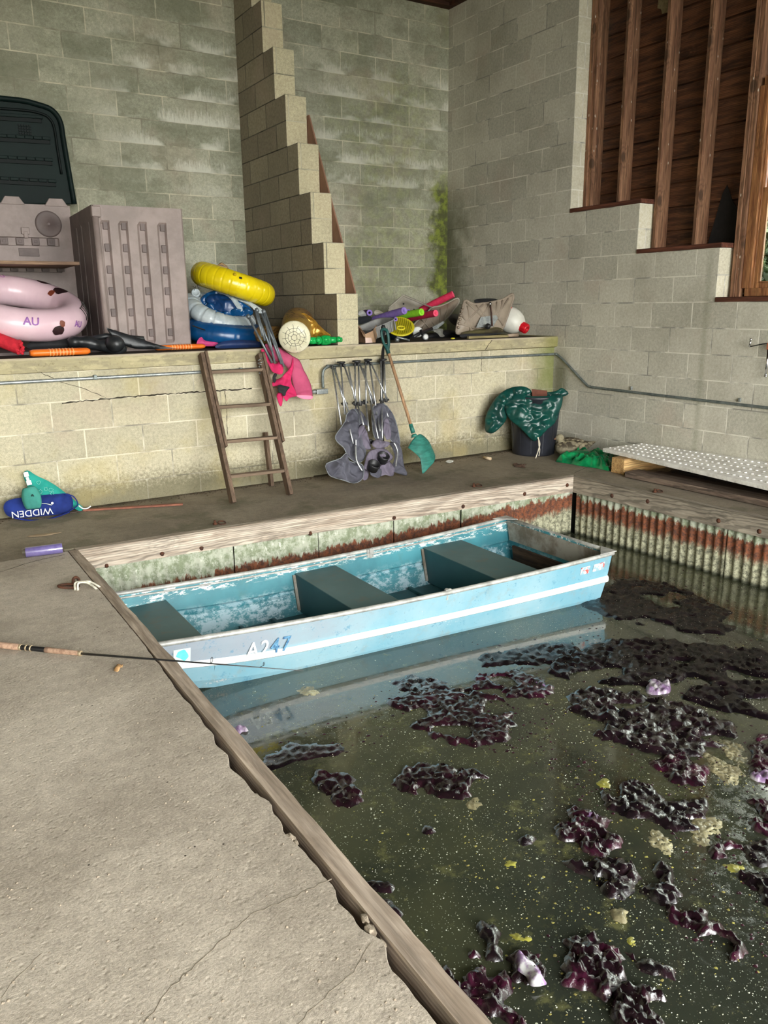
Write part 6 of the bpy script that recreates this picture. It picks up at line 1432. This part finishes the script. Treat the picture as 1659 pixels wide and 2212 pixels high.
# beige seats
def shell(us, y, N, lab, name, thick=.012, mt=m_bei, dish=.05, par=None):
    P0 = ay(c3(*us[0]), y); N = Vector(N).normalized(); P = [hit(c3(*u), P0, N) for u in us]
    bm = patch(P, N, .018, lambda x, z, d: -min(1, d/.05)*dish+.004*nz(x, z, 8), smooth_n=2)
    return link(name, bm, mt, smooth=True, parent=par, solid=thick, offs=0), P, N
t = thing('boat_seat', 'beige moulded boat seat lying open beneath the long red noodle', 'boat seat', ay(c3(600,330), .8))
o, P, N_ = shell([(330,218),(380,160),(432,126),(470,132),(560,172),(640,214),(625,240),(520,262),(400,262),(340,250)], 1.05, (-.2,-1,.9), None, 'seat_back', mt=m_bein, par=t, dish=.03)
o, P, N_ = shell([(640,216),(700,205),(760,180),(815,150),(832,158),(828,185),(790,235),(745,290),(690,335),(640,360),(560,392),(500,372),(510,340),(560,290),(600,260)], .85, (-.25,-1,.35), None, 'seat_pan', par=t, dish=-.04)
bm = B(); tube(bm, curve([p-N_*.0 for p in P], 3, True), .011, 8, closed=True); link('rim', bm, m_bein, parent=t)
for ua, ub in (((560,290),(620,360)),((600,262),(660,340)),((700,220),(700,330)),((760,190),(730,300)),((640,230),(560,390))):
    bm = B(); tube(bm, [hit(c3(*ua), P[0]+N_*.045, N_), hit(c3(*ub), P[0]+N_*.045, N_)], .006, 6); link('rib', bm, m_bei, parent=t)
bm = B(); tube(bm, [ay(c3(*u), .85) for u in ((330,218),(432,126),(640,214))], .008, 8); link('rim', bm, m_bein, parent=t)
for u in ((437,187),(512,228)): p = ay(c3(*u), .93); bm = B(); lathe(bm, [(.009,-.003),(.009,.003)], 10, p, align((-.2,-1,.9))); link('screw_hole', bm, m_blk, parent=t)
t = thing('boat_seat', 'beige ribbed boat seat stood on its edge in front of the white buoy', 'boat seat', ay(c3(980,390), .6))
o, P, N_ = shell([(872,170),(895,168),(940,190),(1000,186),(1060,178),(1140,160),(1190,130),(1212,118),(1226,128),(1218,170),(1195,235),(1168,310),(1140,372),(1060,360),(960,368),(880,392),(828,402),(814,380),(830,310),(850,240)], .27, (-.12,-1,.18), None, 'seat_pan', par=t, dish=-.02)
bm = B(); tube(bm, curve(P, 2, True), .012, 8, closed=True); link('rim', bm, m_bei, parent=t)
for ua, ub in (((888,175),(1010,290)),((895,200),(920,390)),((960,195),(1070,330)),((1010,188),(870,330)),((1060,180),(960,330)),((1110,170),(1080,350)),((1150,160),(1110,300)),((1190,150),(1060,330)),((1040,190),(1150,340)),((840,330),(960,365)),((850,260),(930,380))):
    bm = B(); tube(bm, [hit(c3(*ua), P[0]+N_*.024, N_), hit(c3(*ub), P[0]+N_*.024, N_)], .008, 6); link('rib', bm, m_bei, parent=t)
for k in range(6):
    p = hit(c3(862-6*k, 215+28*k), P[0]+N_*.02, N_); bm = B(); lathe(bm, [(.016,-.012),(.012,.006),(.003,.012)], 8, p, align(N_)); link('rib', bm, m_bei, parent=t)
bm = B(); q = [hit(c3(*u), P[0]+N_*.05, N_) for u in ((955,358),(990,282),(1100,268),(1112,290),(1078,350),(1010,356))]; prism(bm, q, N_*.004); link('metal_plate', bm, m_galv, parent=t)
bm = B(); tube(bm, [hit(c3(*u), P[0]+N_*.065, N_) for u in ((1058,190),(1066,250),(1072,345))], .012, 8, flat=.5); link('bracket', bm, M('bracket_rusty', (96,72,62), (70,50,44), 20, .6, .3), parent=t)
bm = B(); lathe(bm, [(.02,-.03),(.028,0),(.02,.02),(.008,.03)], 14, hit(c3(1042,348), P[0]+N_*.10, N_), align(N_)); link('knob', bm, m_blk, parent=t)
bm = B(); lathe(bm, [(.016,-.004),(.014,.008),(.006,.012)], 12, hit(c3(1058,186), P[0]+N_*.07, N_), align(N_)); link('screw', bm, m_chrome, parent=t)
# buoy
bc = ay(c3(1185,295), .46); t = thing('mooring_buoy', 'white egg shaped mooring buoy with red cap at the end of the ledge', 'buoy', (bc.x,bc.y,LT)); tp = ay(c3(1290,352), .30); d_ = (tp-bc).normalized()
m_buoy = M('buoy_white', (226,224,214), (206,204,192), 5, .4); m_rcap = M('buoy_red', (210,26,40), (190,20,34), 5, .35)
rr = .125; L_ = (tp-bc).length
bm = B(); lathe(bm, [(.001,-.15),(.05,-.145),(.09,-.12),(.118,-.07),(.127,-.01),(.122,.05),(.10,.10),(.07,.135),(.045,.15)], 36, bc+d_*.03, align(d_)); 
for v in bm.verts: v.co.z = max(v.co.z, LT+.001)
link('float', bm, m_buoy, parent=t, smooth=True)
bm = B(); e0 = bc+d_*.175; lathe(bm, [(.045,-.012),(.048,0),(.046,.06),(.040,.068),(.018,.070),(.016,.05)], 28, e0, align(d_))
for k in range(10): a = 2*PI*k/10; R__ = align(d_); beam(bm, e0+R__@Vector((.047*math.cos(a),.047*math.sin(a),.0)), e0+R__@Vector((.047*math.cos(a),.047*math.sin(a),.06)), .008, .006, R__@Vector((math.cos(a),math.sin(a),0)))
link('cap', bm, m_rcap, parent=t)
p = ay(c3(1207,212), .36); dd_ = (p-bc).normalized(); bm = B(); box(bm, (-.009,-.006,-.010), (.009,.006,.010), 0, Matrix.Identity(3), p); link('sticker', bm, m_rcap, parent=t)
# pump, reel, sticks, cloth
t = thing('tyre_pump', 'black pump with white round gauge lying in front of the beige seats', 'pump', ay(c3(600,430), .25))
bm = B(); tube(bm, [ay(c3(505,425), .22), ay(c3(560,395), .28), ay(c3(640,365), .36)], .015, 14); link('barrel', bm, m_blk, parent=t)
bm = B(); tube(bm, [ay(c3(560,375), .26), ay(c3(585,430), .22)], .014, 12); lathe(bm, [(.03,-.012),(.034,0),(.03,.012)], 20, ay(c3(592,424), .2), align((-.2,-1,.1))); link('body', bm, m_blk, parent=t)
bm = B(); lathe(bm, [(.022,.012),(.022,.016),(.001,.017)], 20, ay(c3(592,424), .2), align((-.2,-1,.1))); link('gauge', bm, m_wp, parent=t)
bm = B(); q = [ay(c3(*u), .45) for u in ((630,362),(725,310),(732,322),(660,385),(636,380))]; prism(bm, q, (0,.02,0)); link('foot_plate', bm, m_galv, parent=t)
p = ay(c3(540,388), .36); bm = B(); lathe(bm, [(.048,-.02),(.05,0),(.04,.012),(.01,.014)], 24, p, align((-.3,-1,.3))); tag(link('white_disc', bm, m_wp), 'white plastic disc standing between the bucket and the pump', 'disc')
bm = B(); p = ay(c3(378,446), .10); p.z = LT+.018; tube(bm, [p, p+Vector((.03,-.005,0))], .016, 14); tube(bm, [ay(c3(390,425), .12)+Vector((0,0,.0)), ay(c3(480,448), .10)], .008, 8); tag(link('short_rod', bm, m_galv), 'short rod with white end at the foot of the yellow lidded bucket', 'rod')
m_stick = wood_mat('stick_wood', (150,138,96), (120,108,78), 'x', .9, 60, False)
bm = B(); a = ay(c3(898,430), .06); b = ay(c3(1182,400), .06); a.z = b.z = LT+.016; beam(bm, a, b, .03, .022); tag(link('stick', bm, m_stick), 'flat olive wood slat along the ledge edge under the ribbed seat', 'stick')
bm = B(); a = ay(c3(1182,405), .07); b = ay(c3(1255,412), .07); a.z = b.z = LT+.02; tube(bm, [a, b], [.014,.018], 12); tag(link('stick', bm, M('stick_tan', (170,150,130), (140,120,100), 20, .8)), 'short round tan stick end near the red capped buoy', 'stick')
m_camo = M('olive_cloth', (84,78,44), (58,50,34), 10, .9, 0, .5, 60)
lump([c3(*u) for u in ((850,400),(880,385),(960,370),(1040,360),(1100,345),(1140,355),(1152,385),(1060,402),(960,410),(870,418))], .19, m_camo, 'olive cloth heaped under the ribbed beige seat', 'olive_cloth', 'cloth', .05, 22, .012)
lump([c3(*u) for u in ((840,412),(900,400),(1000,400),(1100,396),(1140,400),(1060,412),(940,428),(860,430))], .12, m_dk, 'black cloth strip under the olive cloth on the ledge', 'rag', 'cloth', .03, 22, .01)
lump([c3(*u) for u in ((610,430),(640,400),(700,385),(760,372),(830,390),(860,420),(760,430),(680,436))], .55, m_dk, 'dark rags behind the pump between the two beige seats', 'rag', 'cloth', .05, 22, .015)
lump([c3(*u) for u in ((650,380),(690,365),(720,370),(716,400),(730,418),(700,425),(680,400))], .40, M('grey_petal', (112,112,104), (88,86,80), 12, .6), 'grey bent plastic scrap by the pump foot plate', 'plastic_piece', 'plastic piece', .02, 18, .01)
lump([c3(*u) for u in ((945,160),(990,150),(1060,148),(1110,156),(1130,190),(1110,300),(1080,430),(960,430),(950,300),(948,190))], .34, m_dk, 'black bag behind the ribbed beige seat', 'black_bag', 'bag', .05, 14, .01)
lump([c3(*u) for u in ((758,290),(770,264),(810,258),(835,270),(822,340),(790,335),(765,310))], .95, M('grey_shell', (104,102,100), (84,82,80), 8, .5), 'grey round plastic shell between the two beige seats', 'plastic_piece', 'plastic piece', .05, 10, .004)
bm = B(); p = ay(c3(790,438), .16); p.z = LT+.008; lathe(bm, [(.001,-.006),(.022,-.004),(.018,.006),(.001,.008)], 9, p); tag(link('yellow_scrap', bm, m_ylid), 'tiny yellow scrap on the ledge in front of the dark rags', 'scrap')

# ------------------------------------------------------------------ outside
m_grass = M('grass_ground', (86,110,50), (60,84,36), 3, .95)
bm = B(); box(bm, (.4,-40,-.3), (40,20,-.1)); struct(link('terrain', bm, m_grass, keep=True))
g = G('leaves', .6); c = g.mix(g.step(g.noise(1.5, 4), .4, .6), rgb(62,88,36), rgb(40,60,26)); g.b.inputs['Subsurface Weight'].default_value = .0; m_leaf = g.col(c)
random.seed(11); bm = B()
for i in range(12000):
    cx = random.choice([(1.7,-1.3,1.2,.9),(2.1,.4,1.3,1.0),(2.3,1.9,1.4,1.2),(1.8,-.3,1.6,.8)])
    d = Vector([random.gauss(0,1) for _ in range(3)]).normalized()*random.uniform(.6,1)**.5; p = Vector(cx[:3])+Vector((d.x*.9, d.y, d.z*1.2))*cx[3]
    a = Vector([random.uniform(-1,1) for _ in range(3)]).normalized(); b = a.orthogonal().normalized(); L = random.uniform(.06,.14)
    bm.faces.new([bm.verts.new(q) for q in (p-a*L, p+b*L*.28, p+a*L, p-b*L*.28)])
o = link('shrub_leaves', bm, m_leaf, keep=True); tag(o, 'green leafy shrubbery growing outside the window', 'shrubbery', kind='stuff')

bm = B(); box(bm, (.34,FY-.5,3.9), (1.0,D+.5,4.0)); struct(link('shading_eave', bm, m_sill, keep=True))  # unseen eave, added to keep sky light off the shrub
# ------------------------------------------------------------------ light
w = bpy.data.worlds.new('world'); sc.world = w; w.use_nodes = True; nt = w.node_tree; bg = nt.nodes['Background']
tc = nt.nodes.new('ShaderNodeTexCoord'); sp = nt.nodes.new('ShaderNodeSeparateXYZ'); nt.links.new(tc.outputs['Generated'], sp.inputs[0])
rp = nt.nodes.new('ShaderNodeValToRGB'); nt.links.new(sp.outputs['Z'], rp.inputs[0])
e = rp.color_ramp.elements; e[0].position = 0; e[0].color = (.86,.86,.82,1); e[1].position = .5; e[1].color = (.97,.98,.97,1)
nt.links.new(rp.outputs[0], bg.inputs[0]); bg.inputs[1].default_value = 12.0
def portal(loc, sx, sy, d):
    l = bpy.data.lights.new('daylight_opening', 'AREA'); l.shape = 'RECTANGLE'; l.size = sx; l.size_y = sy; l.cycles.is_portal = True
    o = bpy.data.objects.new('daylight_opening', l); C.objects.link(o); o.location = loc; o.rotation_euler = Vector(d).to_track_quat('-Z', 'Y').to_euler()
portal((-4.1,FY-.02,1.8), 8.2, 4.7, (0,1,0))
for a, b in WIN: portal((.32,(a+b)/2,(zb+zt)/2), a-b, zt-zb, (-1,0,0))
sc.view_settings.view_transform = 'Standard'; sc.view_settings.look = 'None'; sc.view_settings.gamma = 1; sc.view_settings.exposure = 0.9
sc.cycles.use_denoising = True; sc.cycles.max_bounces = 8; sc.cycles.diffuse_bounces = 5; sc.cycles.caustics_reflective = False; sc.cycles.caustics_refractive = False
